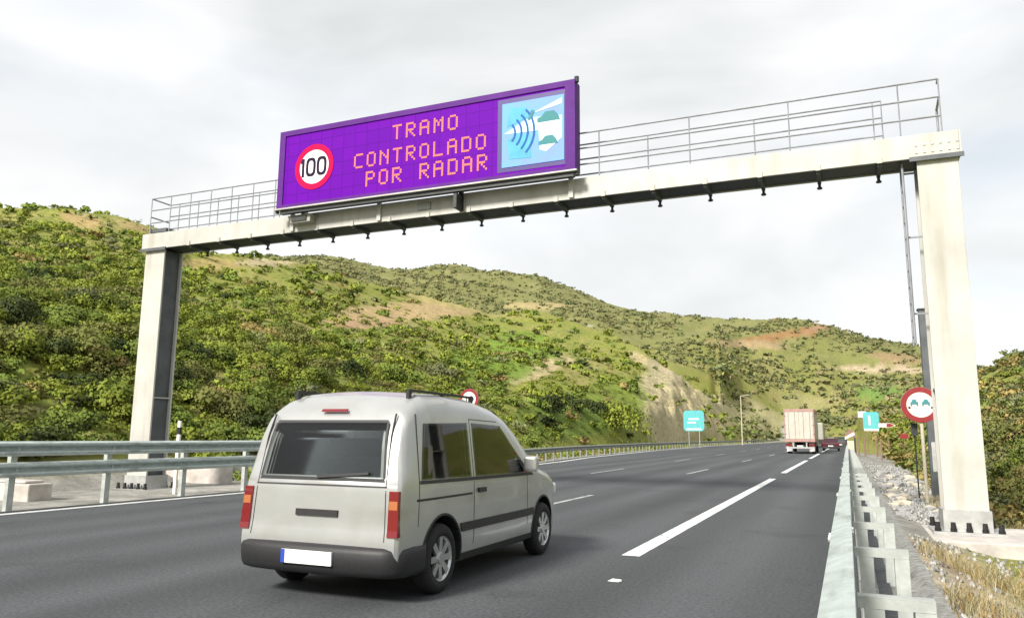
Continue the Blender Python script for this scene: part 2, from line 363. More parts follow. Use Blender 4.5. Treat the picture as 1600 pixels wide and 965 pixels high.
# per photo column: distance and row of the near crest, distance and row of the far ridge, steepness of the near slope
T = np.array([
 (-420,130,300,560,360,.85),(0,125,319,600,380,.85),(100,125,327,600,380,.85),(200,125,345,600,380,.85),(245,125,358,600,390,.85),(300,130,392,600,402,.85),(400,140,405,600,403,.85),
 (460,150,411,600,402,.85),(520,155,427,620,402,.85),(560,160,439,620,410,.85),(640,175,458,640,416,.85),(700,185,471,650,412,.85),
 (760,195,489,650,424,.85),(850,200,489,640,434,.85),(900,195,503,620,453,.8),(960,185,523,600,480,.7),(1010,165,552,580,491,.55),
 (1050,162,584,560,496,.5),(1110,205,622,520,501,.6),(1160,310,640,500,496,.8),(1220,340,646,480,491,.9),(1260,350,646,480,492,.9),(1300,350,646,480,501,.9),
 (1320,350,646,480,512,.9),(1380,330,640,480,527,.9),(1440,300,634,480,544,.9),(1500,240,612,450,557,.9),(1525,120,580,450,565,.85),
 (1560,105,566,450,575,.85),(1600,98,553,450,590,.85),(1800,95,505,450,560,.85),(2300,110,470,450,520,.85)])
def az_el(px, py):
    d = ray(px, py); return math.atan2(-d[0], d[1]), d[2]/math.hypot(d[0], d[1])   # azimuth to the left of the road, slope
rows = []
for px, rc, pc, rf, pf, ex in T:
    a, ec = az_el(px, pc); _, ef = az_el(px, pf)
    rows.append((a, rc, CAM_H+rc*ec, rf, CAM_H+rf*ef, ex))
rows += [(1.9,160,20,500,45,.9),(2.6,200,14,500,40,.9),(math.pi,220,12,500,40,.9),(-math.pi,220,12,500,40,.9),(-2.4,200,14,500,40,.9),(-1.7,150,25,480,50,.9)]
rows = np.array(sorted(rows))
def terrain_z(x, y):
    x = np.asarray(x, float); y = np.asarray(y, float)
    r = np.hypot(x, y)+1e-6; a = np.arctan2(-x, y)
    rc, zc, rf, zf, ex = [np.interp(a, rows[:,0], rows[:,i]) for i in range(1,6)]
    sl = np.sin(a); cap = np.minimum(300, rc-40)
    # where the ray leaves the level strip of the road
    xl = -left_edge(np.clip(y, -80, 340))+4.6
    foot = np.where(sl > 0, xl/np.maximum(sl, 1e-3), 3.4/np.maximum(-sl, 1e-3))
    foot = np.minimum(foot, np.maximum(cap, 10))
    s = np.clip((r-foot)/(rc-foot), 0, 1)
    near = zc*(s**ex)*(1-0.12*np.sin(np.pi*s)) * np.minimum(1, s*12+0.0)**0.5
    rv = rc+0.3*(rf-rc); zv = np.minimum(zc*0.72, zf*0.8)
    zv = np.where(rc > 230, zc+(zf-zc)*0.3, zv)
    t1 = np.clip((r-rc)/(rv-rc), 0, 1); t1 = t1*t1*(3-2*t1)
    t2 = np.clip((r-rv)/(rf-rv), 0, 1); t2 = t2**0.9
    t3 = np.clip((r-rf)/(rf*0.9), 0, 1); t3 = t3*t3*(3-2*t3)
    z = np.where(r < rc, near, np.where(r < rv, zc+(zv-zc)*t1, np.where(r < rf, zv+(zf-zv)*t2, zf*(1-t3))))
    out_ = np.clip((r-foot)/25, 0, 1)
    z = z + out_*(fbm(x/14, y/14, 5, 3)-0.5)*2.6*np.clip(r/120, .35, 1) + np.clip((r-250)/150, 0, 1)*(fbm(x/60, y/60, 5, 9)-0.5)*18
    ter = np.abs(((z/3.1) % 1)-0.5)                            # faint old terraces
    z = z - out_*0.5*ter*np.clip(1-r/260, 0, 1)
    # right verge falls a little below the road
    base = -0.06 - 0.34*np.clip((x-0.75)/1.3, 0, 1)*np.clip(out_*0+1, 0, 1)
    z = np.where(x > 0.6, z+base*np.clip(1-r/200, 0, 1), z-0.06)
    return z
na_in = np.linspace(-0.36, 1.15, 560); na_out = np.concatenate([np.linspace(-math.pi, -0.37, 60), np.linspace(1.16, math.pi, 50)])
AZ = np.sort(np.concatenate([na_in, na_out]))
RR = np.concatenate([[0.0], np.geomspace(1.0, 16, 26)[:-1], np.geomspace(16, 260, 200), np.geomspace(265, 900, 90), np.geomspace(950, 6000, 16)])
A, RG = np.meshgrid(AZ, RR, indexing='ij')
X, Y = -np.sin(A)*RG, np.cos(A)*RG
Z = terrain_z(X, Y)
Z = np.where(RG > 1200, Z*np.clip((3500-RG)/2300, 0, 1)-2, Z)
def project(x, y, z):
    vx, vy, vz = x, y, z-CAM_H
    dz = vx*F_[0]+vy*F_[1]+vz*F_[2]; dz = np.where(dz < 0.1, 0.1, dz)
    return 800+FPX*(vx*R_[0]+vy*R_[1]+vz*R_[2])/dz, 482.5-FPX*(vx*U_[0]+vy*U_[1]+vz*U_[2])/dz
# bare soil, rock and lush patches, each where it lies on the hills: photo centre, half sizes, range of distance, tilt, colour
PATCH = [
 (1220,524,85,8,360,520,-.17,(.27,.145,.065)), (1288,508,34,5,380,520,-.35,(.29,.18,.11)), (1170,538,70,7,330,520,.05,(.32,.24,.13)),
 (1385,577,95,4.5,300,470,.02,(.42,.33,.23)), (1410,560,60,8,300,470,.1,(.27,.19,.10)),
 (905,514,32,8,200,640,.28,(.66,.60,.50)), (840,478,60,6,180,600,.0,(.36,.29,.14)),
 (640,487,135,17,80,260,-.06,(.40,.29,.15)), (560,505,70,9,60,260,.02,(.38,.25,.15)), (1000,560,20,8,90,260,.4,(.4,.33,.18)),
 (132,345,38,13,60,200,.2,(.40,.29,.13)), (205,352,40,7,60,200,.3,(.33,.25,.11)), (330,412,50,10,70,200,.0,(.36,.28,.11)), (420,409,50,8,80,200,0,(.40,.33,.2)),
 (700,470,80,10,100,260,.2,(.34,.29,.11)),
 (850,575,55,14,40,200,-.35,(.40,.32,.18)),
 (1045,635,48,72,70,230,.25,(.47,.40,.25)), (1075,590,55,16,80,260,.5,(.46,.39,.25)), (1098,640,48,50,80,280,.3,(.42,.36,.21)),
 (1175,650,60,30,100,340,.2,(.31,.28,.15)), (1265,628,60,14,150,400,.1,(.26,.24,.11)),
 (780,560,95,38,40,200,-.2,(.14,.22,.025)), (950,630,60,42,40,200,0,(.16,.21,.03)),(880,655,70,30,40,200,0,(.14,.2,.035)), (1370,612,45,16,100,400,0,(.13,.21,.05)),
 (60,650,100,20,15,60,0,(.2,.17,.08)), (1560,690,40,20,15,100,.1,(.15,.17,.04)),
]
def soil(x, y, z):
    r = np.hypot(x, y); px, py = project(x, y, z)
    n1 = fbm(x/9, y/9, 5, 21); n2 = fbm(x/2.6, y/2.6, 4, 33); n3 = fbm(x/45, y/45, 3, 44)
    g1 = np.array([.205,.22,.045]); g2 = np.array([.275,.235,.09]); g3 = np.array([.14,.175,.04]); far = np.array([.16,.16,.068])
    k = np.clip((n1-0.47)*3.2, 0, 1)[...,None]; c = g1*(1-k)+g2*k
    k = np.clip((n2-0.55)*4, 0, 1)[...,None]*0.7; c = c*(1-k)+g3*k
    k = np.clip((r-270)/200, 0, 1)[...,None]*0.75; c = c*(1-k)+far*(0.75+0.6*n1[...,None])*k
    bare = np.zeros_like(r)
    for cx, cy, hx, hy, r0, r1, tilt, colr in PATCH:
        dx = px-cx; dy = py-cy-tilt*dx
        d = (dx/hx)**2+(dy/hy)**2 + (n2-0.5)*1.3 + (n1-.5)*1.2
        w = np.clip((1.15-d)*1.5, 0, .9)*((r > r0) & (r < r1))
        cc = np.array(colr)*(0.72+0.56*n2[...,None])
        c = c*(1-w[...,None])+cc*w[...,None]
        if colr[0] > colr[1]: bare = np.maximum(bare, w)
    # stony verge along both sides of the road
    xl = left_edge(np.clip(y, -80, 340))
    verge = np.clip((x-(xl-np.where(y < 30, 6.6, 3.4)))/1.2, 0, 1)*np.clip((xl+0.5-x)/0.3, 0, 1)*(r < 330)
    verge = np.maximum(verge, (x > 0)*np.clip((2.0+0.03*np.maximum(y-14, 0)-x)/0.8, 0, 1)*(y > -20)*(r < 90))
    c = c*(1-verge[...,None])+np.where(((x > .6)&(y < 13.8))[...,None], np.array([.36,.30,.21]), np.array([.27,.26,.235]))*(0.5+1.0*n2[...,None])*verge[...,None]
    return c, np.maximum(bare, verge)
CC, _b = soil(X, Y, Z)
# rough broken rock where the cutting beside the road is bare
PX, PY = project(X, Y, Z)
rockw = np.clip(1.2-(((PX-1055)/62)**2+((PY-632)/62)**2), 0, 1)*((RG > 80) & (RG < 230))
Z = Z + rockw*((fbm(X/2.4+Z/2, Y/2.4, 4, 55)-0.5)*6.0 + np.abs(((Z*.8+X*.35) % 1.6)-.8)*.9)
na, nr = A.shape
idx = np.arange(na*nr).reshape(na, nr)
q = np.stack([idx[:-1,:-1], idx[:-1,1:], idx[1:,1:], idx[1:,:-1]], -1).reshape(-1,4)
q2 = np.stack([idx[-1,:-1], idx[-1,1:], idx[0,1:], idx[0,:-1]], -1).reshape(-1,4)
me = np_mesh('terrain', np.stack([X,Y,Z], -1).reshape(-1,3), np.vstack([q,q2])[:, ::-1].copy(), attr_mat('hill_soil', 'tint', 0.95, 1.4, 0.45, 0, 0.5), CC.reshape(-1,3), True)
tag(inst('hills', me), kind='structure')

# ------------------------------------------------------------------ road
ys = np.concatenate([np.arange(-60, 340, 4.0), [340]])
road = MB(); road.grid([[(left_edge(y)-0.35+(0.30+0.35-left_edge(y))*t, y, 0.0) for t in np.linspace(0,1,7)] for y in ys])
tag(road.build('road', 'asphalt'), kind='structure')
lines = MB(); 
def strip(xf, y0, y1, w, step=4):
    n = max(2, int((y1-y0)/step)+1); yy = np.linspace(y0, y1, n)
    lines.grid([[(xf(y)-w/2, y, 0.004), (xf(y)+w/2, y, 0.004)] for y in yy])
strip(lambda y: left_edge(y)+0.35 if y > 40 else left_edge(y)+0.14, -40, 335, 0.22)
for k in range(-2, 14): strip(lambda y: -2.45, 9.27+24*k, 9.27+24*k+19.2, 0.22)
solid = lines; lines = MB()
for k in range(-3, 16): strip(lambda y: -5.73, 13.2+17*k, 13.2+17*k+5.0, 0.12)
for k in range(-3, 16): strip(lambda y: -9.05+np.interp(y,[30,130],[0,-1.5]), 28.6+17*k, 28.6+17*k+5.0, 0.10)
for k in range(0): strip(lambda y: -12.4+np.interp(y,[30,130],[0,-3.5]), 22+17*k, 22+17*k+5.0, 0.12)
tag(solid.build('road_marking', 'paint'), kind='structure'); tag(lines.build('lane_dashes', 'worn_paint'), kind='structure')
gut = MB(); gut.grid([[(x, y, z) for x, z in ((0.02,0.012),(0.14,0.012),(0.3,-0.03),(0.52,-0.03),(0.62,0.03),(0.70,0.03),(0.72,-0.1))] for y in np.arange(-20, 68.1, 2)])
tag(gut.build('gutter', 'gutter'), kind='structure')
p_ = at(961, 908, z=0.0); k = MB(); lx, ly = float(p_[0]), float(p_[1])
lp_ = [(lx-.07,ly-.02,.006),(lx-.02,ly-.035,.018),(lx+.04,ly-.03,.006),(lx+.065,ly+.01,.022),(lx+.03,ly+.03,.008),(lx-.03,ly+.035,.024),(lx-.005,ly-.002,.028)]
k.add(lp_+[(a_,b_,.0045) for a_,b_,_ in lp_[:6]], [(i,(i+1)%6,6) for i in range(6)]+[(i,7+i,7+(i+1)%6,(i+1)%6) for i in range(6)]+[(12,11,10,9,8,7)])
tag(k.build('litter', 'paint'), 'crumpled scrap of white litter lying on the asphalt near the right lane line', 'litter')
# ------------------------------------------------------------------ gantry
D = 15.0
gan = thing('gantry', 'white steel sign gantry spanning the whole carriageway', 'gantry', (-17.16, D+.33, -0.1))
def post(x0, x1, base):
    zt = 6.34
    p = MB(); p.box(x0, x1, D, D+.05, base, zt); p.box(x0, x1, D+.60, D+.65, base, zt)
    o = p.build('post', 'white_steel', gan, bevel=.006)
    w = MB(); w.box(x0+.09, x0+.12, D+.05, D+.60, base, zt-.002); w.box(x1-.12, x1-.09, D+.05, D+.60, base, zt-.002)
    w.build('side_plate', 'grey_steel', o)  # dark grey paints the shade on the white post's sides into their colour
    st = MB()
    for z in (base+2.35,): st.box(x0+.02, x1-.02, D+.052, D+.598, z, z+.03)
    st.build('stiffener', 'white_steel', o)
    b = MB(); b.box(x0-.03, x1+.03, D-.03, D-.002, base, base+.34); b.box(x0-.03, x1+.03, D+.652, D+.68, base, base+.34)
    b.box(x0-.03, x0-.002, D-.002, D+.652, base, base+.34); b.box(x1+.002, x1+.03, D-.002, D+.652, base, base+.34)
    b.build('foot_collar', 'base_steel', o)
    bp = MB(); bp.box(x0-.2, x1+.2, D-.2, D+.85, base-.05, base); bp.build('base_plate', 'base_steel', o)
    for i in range(5):
        x = x0-.13+(x1-x0+.26)*i/4
        for y in (D-.12, D+.77):
            k = MB(); k.cyl((x,y,base), (x,y,base+.05), .055, n=6); k.cyl((x,y,base+.05), (x,y,base+.15), .042, .036, n=8); k.build('anchor_bolt', 'black', o)
    return o
post(-17.52, -16.82, -0.05)
post(1.42, 2.07, -0.10)
for x0, x1, base, lab in ((-18.4,-15.9,-0.05,'low grey concrete footing under the far gantry post behind the double guardrail'), (0.78,3.4,-0.10,'pale concrete footing block under the near gantry post')):
    f = MB(); f.box(x0, x1, D-1.05 if x0 > 0 else D-.55, D+1.4, base-.55, base-.052); tag(f.build('footing', 'concrete', bevel=.02), lab, 'footing')
XL, XR = -17.60, 2.10
zb, zt = 6.36, 6.80
b = MB(); b.box(XL, XR, D-.06, D-.01, zb, zt); beam = b.build('beam', 'white_steel', gan, bevel=.005)
b = MB(); b.box(XL, XR, D+.66, D+.71, zb, zt); b.build('rear_girder', 'white_steel', beam)
b = MB(); b.box(XL+.02, XR-.02, D-.008, D+.658, zb+.02, zb+.05); b.build('underside_plate', 'dark_steel', beam)  # shade under the beam is put into this plate's dark colour
b = MB(); b.box(XL+.02, XR-.02, D-.008, D+.658, zt-.05, zt-.02); b.build('walkway_deck', 'base_steel', beam)
b = MB(); b.box(XL-.03, XL-.002, D-.06, D+.71, zb, zt); b.build('end_plate', 'white_steel', beam)
b = MB(); b.box(XR+.002, XR+.03, D-.06, D+.71, zb, zt); b.build('end_plate', 'white_steel', beam)
for x0, x1 in ((-17.66,-16.72),(1.30,2.16)):
    b = MB(); b.box(x0, x1, D-.09, D-.062, zb-.06, zb+.02); b.build('flange_plate', 'grey_steel', beam)
xs = np.arange(-15.9, 1.3, 1.045)
tab = MB(); tab.box(-.045,.045,-.085,-.062,-.02,.10); tabm = tab.mesh('rib_tab', 'white_steel')
stud = MB(); stud.cyl((0,.62,-.15),(0,.62,.022),.028,n=8); stud.cyl((0,.62,-.17),(0,.62,-.14),.05,n=8); studm = stud.mesh('hanger_bolt', 'dark_steel')
cross = MB(); cross.box(-.035,.035,0.0,.655,-.06,.018); crossm = cross.mesh('cross_rib', 'grey_steel')
for x in xs:
    l = (x+17.16, -.33, zb+.1)
    inst('rib_tab', tabm, beam, l); inst('hanger_bolt', studm, beam, l); inst('cross_rib', crossm, beam, l)
bolts = MB(); bolts.cyl((0,-.075,0),(0,-.06,0),.022,n=6); bm_ = bolts.mesh('bolt', 'base_steel')
for i in range(6):
    for zz in (6.46, 6.6): inst('bolt', bm_, beam, (1.42+.13*i+17.16, -.33, zz+.1))
def railing(y, x0, x1, zs, balusters):
    r = MB()
    for z in zs: r.cyl((x0,y,z),(x1,y,z),.019,n=8)
    o = r.build('railing', 'rail_thin', gan, smooth=False)
    for x in balusters:
        k = MB(); k.cyl((x,y,zt),(x,y,zs[-1]),.014,n=6); k.build('baluster', 'rail_thin', o)
    return o
railing(D, -17.45, 1.86, (7.12, 7.48, 7.82), [*np.arange(-17.45, -12.6, .72), *np.arange(-4.5, 1.2, 1.9), 1.86])
railing(D+.64, -17.45, .95, (7.12, 7.48, 7.82), [*np.arange(-17.1, -12.6, .72), *np.arange(-3.6, .95, 2.2), .95])
e_ = MB(); e_.cyl((1.86,D,7.48),(1.88,D+.64,7.48),.022,n=8); e_.cyl((1.86,D,7.82),(1.87,D+.2,7.82),.022,n=8); e_.cyl((1.88,D+.64,zt),(1.88,D+.64,7.5),.022,n=8); e_.build('gate_rail', 'rail_thin', gan)
e_ = MB(); e_.cyl((-17.45,D,7.82),(-17.45,D+.64,7.82),.02,n=8); e_.cyl((-17.45,D,7.3),(-17.45,D+.64,7.3),.02,n=8); e_.build('gate_rail', 'rail_thin', gan)
e_ = MB(); e_.box(-17.5,-16.9,D+.05,D+.4,zt+.06,zt+.16); e_.build('junction_box', 'grey_steel', gan)
ld = MB()
ztop, zlow = 6.34, 3.05
for yy in (D+.12, D+.46): ld.cyl((1.19,yy,zlow),(1.19,yy,ztop),.022,n=8)
lad = ld.build('ladder', 'rail_thin', gan)
rg = MB(); rg.cyl((1.19,D+.12,0),(1.19,D+.46,0),.013,n=6); rgm = rg.mesh('rung', 'rail_thin', (-17.16, D+.33, -0.1))
for z in np.arange(zlow+.15, ztop, .3): inst('rung', rgm, lad, (0,0,z))
for z in (3.6, 5.0, 6.2):
    k = MB(); k.bar((1.19,D+.3,z),(1.51,D+.3,z),.03,.03); k.build('bracket', 'rail_thin', lad)
p_ = at(1456, 640, y=27.5); cx_ = float(p_[0]); ct_ = float(at(1450, 484, y=27.5)[2])
cd = MB(); cd.box(cx_-.17,cx_+.17,27.4,27.7,-.5,ct_); cdo = cd.build('equipment_column', 'grey_steel', bevel=.02); tag(cdo, 'dark grey square column standing just behind the near gantry post', 'column')
cd = MB(); cd.box(cx_-.2,cx_+.2,27.37,27.73,ct_+.002,ct_+.05); cd.build('cap_plate', 'dark_steel', cdo); cd = MB(); cd.box(cx_-.1,cx_+.1,27.37,27.398,.4,1.3); cd.build('access_door', 'base_steel', cdo)

# ------------------------------------------------------------------ message sign
SY = D-.42
def sp(px, py): p = at(px, py, y=SY); return float(p[0]), float(p[2])
sx0, sx1, sz0, sz1 = -12.66, -4.88, 6.86, 8.86
sg = thing('message_sign', 'wide violet electronic message sign reading TRAMO CONTROLADO POR RADAR mounted on the gantry beam', 'electronic sign', ((sx0+sx1)/2, SY+.15, sz0))
b = MB(); b.box(sx0, sx1, SY, SY+.30, sz0, sz1); housing = b.build('housing', 'violet_frame', sg, bevel=.015)
def flat(name, m, x0, x1, z0, z1, d0, d1, parent=sg):
    k = MB(); k.box(x0, x1, SY-d1, SY-d0, z0, z1); return k.build(name, m, parent)
flat('frame_rail', 'violet_frame', sx0, sx1, sz1-.13, sz1, .001, .05, housing); flat('frame_rail', 'violet_frame', sx0, sx1, sz0, sz0+.09, .001, .05, housing)
flat('frame_rail', 'violet_frame', sx0, sx0+.17, sz0+.09, sz1-.13, .001, .05, housing); flat('frame_rail', 'violet_frame', sx1-.22, sx1, sz0+.09, sz1-.13, .001, .05, housing)
flat('bottom_trim', 'white_steel', sx0-.04, sx1+.04, sz0-.035, sz0-.002, -.02, .09, housing)
flat('bottom_beam', 'dark_steel', sx0+.1, sx1-.05, sz0-.13, sz0-.04, -.10, .02, housing)
panel = flat('display_panel', 'violet', sx0+.17, sx1-.22, sz0+.09, sz1-.13, .002, .02)
# round speed limit on the left
cx, cz = sp(492, 261)
k = MB(); k.ring_y((cx,cz), .43, .575, SY-.034, SY-.022, 40); lim = k.build('speed_limit_ring', 'red_led', sg)
k = MB(); k.ring_y((cx,cz), 0, .43, SY-.030, SY-.0215, 40); k.build('speed_limit_disc', 'white_led', lim)
dg = MB()
dg.box(cx-.36, cx-.29, SY-.040, SY-.031, cz-.235, cz+.235); dg.prism_y([(cx-.40,cz+.12),(cx-.36,cz+.12),(cx-.36,cz+.235)], SY-.040, SY-.031)
for ox in (-.095, .225):
    vs = []; fs = []; n = 28
    for i in range(n):
        t = 2*math.pi*i/n
        def se(a, b_): return (abs(math.cos(t))**.65*math.copysign(1,math.cos(t))*a, abs(math.sin(t))**.65*math.copysign(1,math.sin(t))*b_)
        (a1,c1),(a2,c2) = se(.075,.165), se(.145,.24)
        vs += [(cx+ox+a1,SY-.031,cz+c1),(cx+ox+a2,SY-.031,cz+c2),(cx+ox+a2,SY-.040,cz+c2),(cx+ox+a1,SY-.040,cz+c1)]
    for i in range(n):
        a = 4*i; b_ = 4*((i+1)%n); fs += [(a+j, a+(j+1)%4, b_+(j+1)%4, b_+j) for j in range(4)]
    dg.add(vs, fs)
dg.build('speed_limit_digits', 'digit', lim)
FONT = dict(T="1111100100001000010000100001000010 0".replace(' ',''), R="11110100011000111110101001001010001", A="01110100011000111111100011000110001", M="10001110111010110101100011000110001",
  O="01110100011000110001100011000101110", C="01111100001000010000100001000001111", N="10001110011010110011100011000110001", L="10000100001000010000100001000011111",
  D="11110100011000110001100011000111110", P="11110100011000111110100001000010000")
def text_line(txt, pxa, pya, pxb, pyb, h):
    x0, z0 = sp(pxa, pya); x1, z1 = sp(pxb, pyb)                  # ends of the line's foot
    z0 = z1 = (z0+z1)/2
    n = len(txt); adv = (x1-x0)/(n-1+5/7.2); p = adv/7.2; pz = h/7
    for i, ch in enumerate(txt):
        if ch == ' ': continue
        k = MB()
        for r in range(7):
            for c in range(5):
                if FONT[ch][r*5+c] == '1':
                    x = x0+i*adv+c*p; z = z0+(6-r)*pz
                    k.box(x+p*.02, x+p*.90, SY-.030, SY-.021, z+pz*.02, z+pz*.90)
        k.build('letter', 'led', sg)
text_line('TRAMO', 614, 216, 716, 206, .36); text_line('CONTROLADO', 554, 262, 760, 236, .36); text_line('POR RADAR', 572, 290, 762, 268, .37)
# radar pictogram on the right
ax0, az1 = sp(786, 167); ax1, _ = sp(882, 152); _, az0 = sp(786, 258)
ax0, ax1, az0, az1 = ax0, ax1, sz0+.25, sz1-.29
flat('pictogram_border', 'violet_dark', ax0-.11, ax1+.09, az0-.10, az1+.11, .003, .026)
pic = flat('pictogram_panel', 'sky_blue', ax0, ax1, az0, az1, .027, .038)
W, H = ax1-ax0, az1-az0
def pp(u, v): return (ax0+u*W, az0+v*H)
k = MB(); k.prism_y([pp(.03,.52),pp(.45,.72),pp(.97,.68),pp(.97,.52),pp(.55,.50)], SY-.044, SY-.039); k.prism_y([pp(.60,.50),pp(.97,.515),pp(.97,.34),pp(.72,.16),pp(.62,.2)], SY-.044, SY-.039); k.prism_y([pp(.50,.78),pp(.97,.95),pp(.97,.86)], SY-.044, SY-.039); k.build('white_shape', 'pale_print', pic)
k = MB(); k.prism_y([pp(.08,.62),pp(.14,.93),pp(.40,.88),pp(.44,.74)], SY-.044, SY-.039); k.prism_y([pp(.1,.42),pp(.28,.50),pp(.46,.44),pp(.48,.10),pp(.12,.12)], SY-.044, SY-.039); k.build('cyan_shape', 'cyan_print', pic)
k = MB()
for rr in (.16, .25, .34, .43):
    vs = []; n = 9
    for i in range(n):
        t = -0.75+1.5*i/(n-1)
        for r2 in (rr, rr+.028): 
            u, v = pp(.02+r2*math.cos(t)*1.15, .52+r2*math.sin(t)*1.1); vs += [(u,SY-.049,v),(u,SY-.0445,v)]
    fs = []
    for i in range(n-1):
        a = 4*i; c_ = a+4; fs += [(a,a+2,c_+2,c_),(a+1,c_+1,c_+3,a+3),(a,c_,c_+1,a+1),(a+2,a+3,c_+3,c_+2)]
    k.add(vs, fs)
k.build('radar_wave', 'wave_print', pic)
k = MB()
def glyph(u, v, s):                                          # side view of a small car
    k.prism_y([pp(u,v),pp(u,v+.07*s),pp(u+.07*s,v+.09*s),pp(u+.13*s,v+.16*s),pp(u+.28*s,v+.16*s),pp(u+.35*s,v+.08*s),pp(u+.38*s,v)], SY-.050, SY-.0445)
glyph(.58,.62,.95); k.build('car_symbol', 'grey_print', pic); k = MB(); glyph(.60,.27,.8); k.build('car_symbol', 'grey_print', pic); k = MB(); k.ring_y(pp(.50,.80), 0, .05, SY-.05, SY-.0445, 12); k.prism_y([pp(.42,.70),pp(.48,.78),pp(.51,.75),pp(.45,.67)], SY-.0505, SY-.0447)
k.build('radar_device', 'grey_print', pic)
for x in (-12.45, -9.9, -7.72, -5.1):
    k = MB(); k.box(x-.05, x+.05, SY+.302, D-.065, sz0+.2, sz0+.3); k.box(x-.05, x+.05, D-.12, D-.062, zb+.02, sz0+.3); k.build('bracket', 'dark_steel' if -8 < x < -7 else 'white_steel', sg)
k = MB(); k.box(-7.76,-7.68,SY+.02,D-.125,zb+.02,sz0-.14); k.build('strut', 'dark_steel', sg)
for x, z in ((sx1+.02, sz1), (sx1+.02, sz0-.06), (sx0-.02, sz0-.04)):
    k = MB(); k.cyl((x,SY+.02,z-.05),(x,SY+.02,z+.07),.05,n=10); k.build('lifting_lug', 'dark_steel', sg)
k = MB(); k.box(-8.86,-8.52,D-.10,D-.063,zb+.16,zb+.32); k.build('name_plate', 'sign_back', beam)
cmx = MB(); cmx.box(-12.35,-11.75,D-.30,D-.065,zb+.15,zb+.36); co = cmx.build('traffic_camera', 'grey_paint', bevel=.02)
tag(co, 'small grey-green equipment box under the left end of the violet sign', 'equipment box')
lens = MB(); lens.box(-12.30,-11.85,D-.33,D-.302,zb+.19,zb+.31); lens.build('lens_window', 'dark_steel', co)
lens = MB(); lens.box(-12.1,-12.0,D-.2,D-.062,zb+.361,zb+.46); lens.build('mount', 'base_steel', co)

# ------------------------------------------------------------------ guardrails
def wprofile(depth=.083, h=.31):
    return [(0,-.155),(.25,-.150),(.95,-.115),(1,-.085),(.95,-.06),(.15,-.022),(0,0),(.15,.022),(.95,.06),(1,.085),(.95,.115),(.25,.150),(0,.155)]
def wbeam(L, depth=.083, side=1, hs=1.0):                    # beam along +y from 0 to L, humps towards side*x
    pr = [(side*d*depth, z*hs) for d, z in wprofile()]; n = len(pr); t = .006
    pts = pr+[(x-side*t, z) for x, z in reversed(pr)]; m = MB(); vs = [(x,0,z) for x,z in pts]+[(x,L,z) for x,z in pts]; N2 = len(pts)
    fs = [(i,(i+1)%N2,(i+1)%N2+N2,i+N2) for i in range(N2)]
    for i in range(n-1): fs += [(i, N2-1-i, N2-2-i, i+1), (i+N2, i+1+N2, N2-2-i+N2, N2-1-i+N2)]
    m.add(vs, fs)
    return m
def cpost(h, w=.10, d=.12):                                  # C-section post
    m = MB(); m.box(-w/2, w/2, -d/2, -d/2+.006, -.35, h); m.box(-w/2, -w/2+.006, -d/2+.0065, d/2, -.35, h); m.box(w/2-.006, w/2, -d/2+.0065, d/2, -.35, h)
    return m
# left, double height
gl = thing('guardrail', 'double height galvanised guardrail along the far left road edge', 'guardrail', (-14.0, 10, 0))
wb_m = wbeam(4.0, .09, 1, .87).mesh('rail_beam', 'galv', smooth=False)
pm = cpost(1.20).mesh('post', 'galv_post'); sm_ = MB(); sm_.box(.052,.125,-.05,.05,.98,1.19); sm_.box(.052,.125,-.05,.05,.61,.81); spm = sm_.mesh('spacer', 'galv_post')
nut = MB(); nut.cyl((0,0,0),(.03,0,0),.03,n=8); nutm = nut.mesh('bolt', 'galv_post'); nb = MB(); nb.cyl((0,0,0),(.012,0,0),.016,n=6); nbm = nb.mesh('bolt', 'galv_post')
for k in range(-4, 4):
    for zc_ in (1.088, .71): inst('rail_beam', wb_m, gl, (.13+.004*(k%2), 4*k+1.5-2, zc_))
for k in range(-9, 8):
    y = -.5+2*k
    if y > 17.6: continue
    p = inst('post', pm, gl, (0, y, 0)); inst('spacer', spm, p)
    for zc_ in (1.088, .71): inst('bolt', nutm, p, (.135,0,zc_))
# left, beyond the gantry: single height following the widening edge
gl2 = thing('guardrail', 'low single guardrail beside the widening left road edge far beyond the gantry', 'guardrail', (-14.0, 27, 0))
path = []; y = 25.0
wb4 = wbeam(4.06, .083, 1).mesh('rail_beam', 'old_galv'); pm2 = cpost(.74).mesh('post', 'old_galv')
while y < 270:
    x = left_edge(y)-.62; y2 = y+4; x2 = left_edge(y2)-.62; ang = -math.atan2(x2-x, y2-y)
    inst('rail_beam', wb4, gl2, (x+14.0+.06, y-27, .60), ang)
    inst('post', pm2, gl2, (x+14.0, y-27, 0), ang)
    if y < 150: inst('post', pm2, gl2, ((x+x2)/2+14.0, y-25, 0), ang)
    y = y2
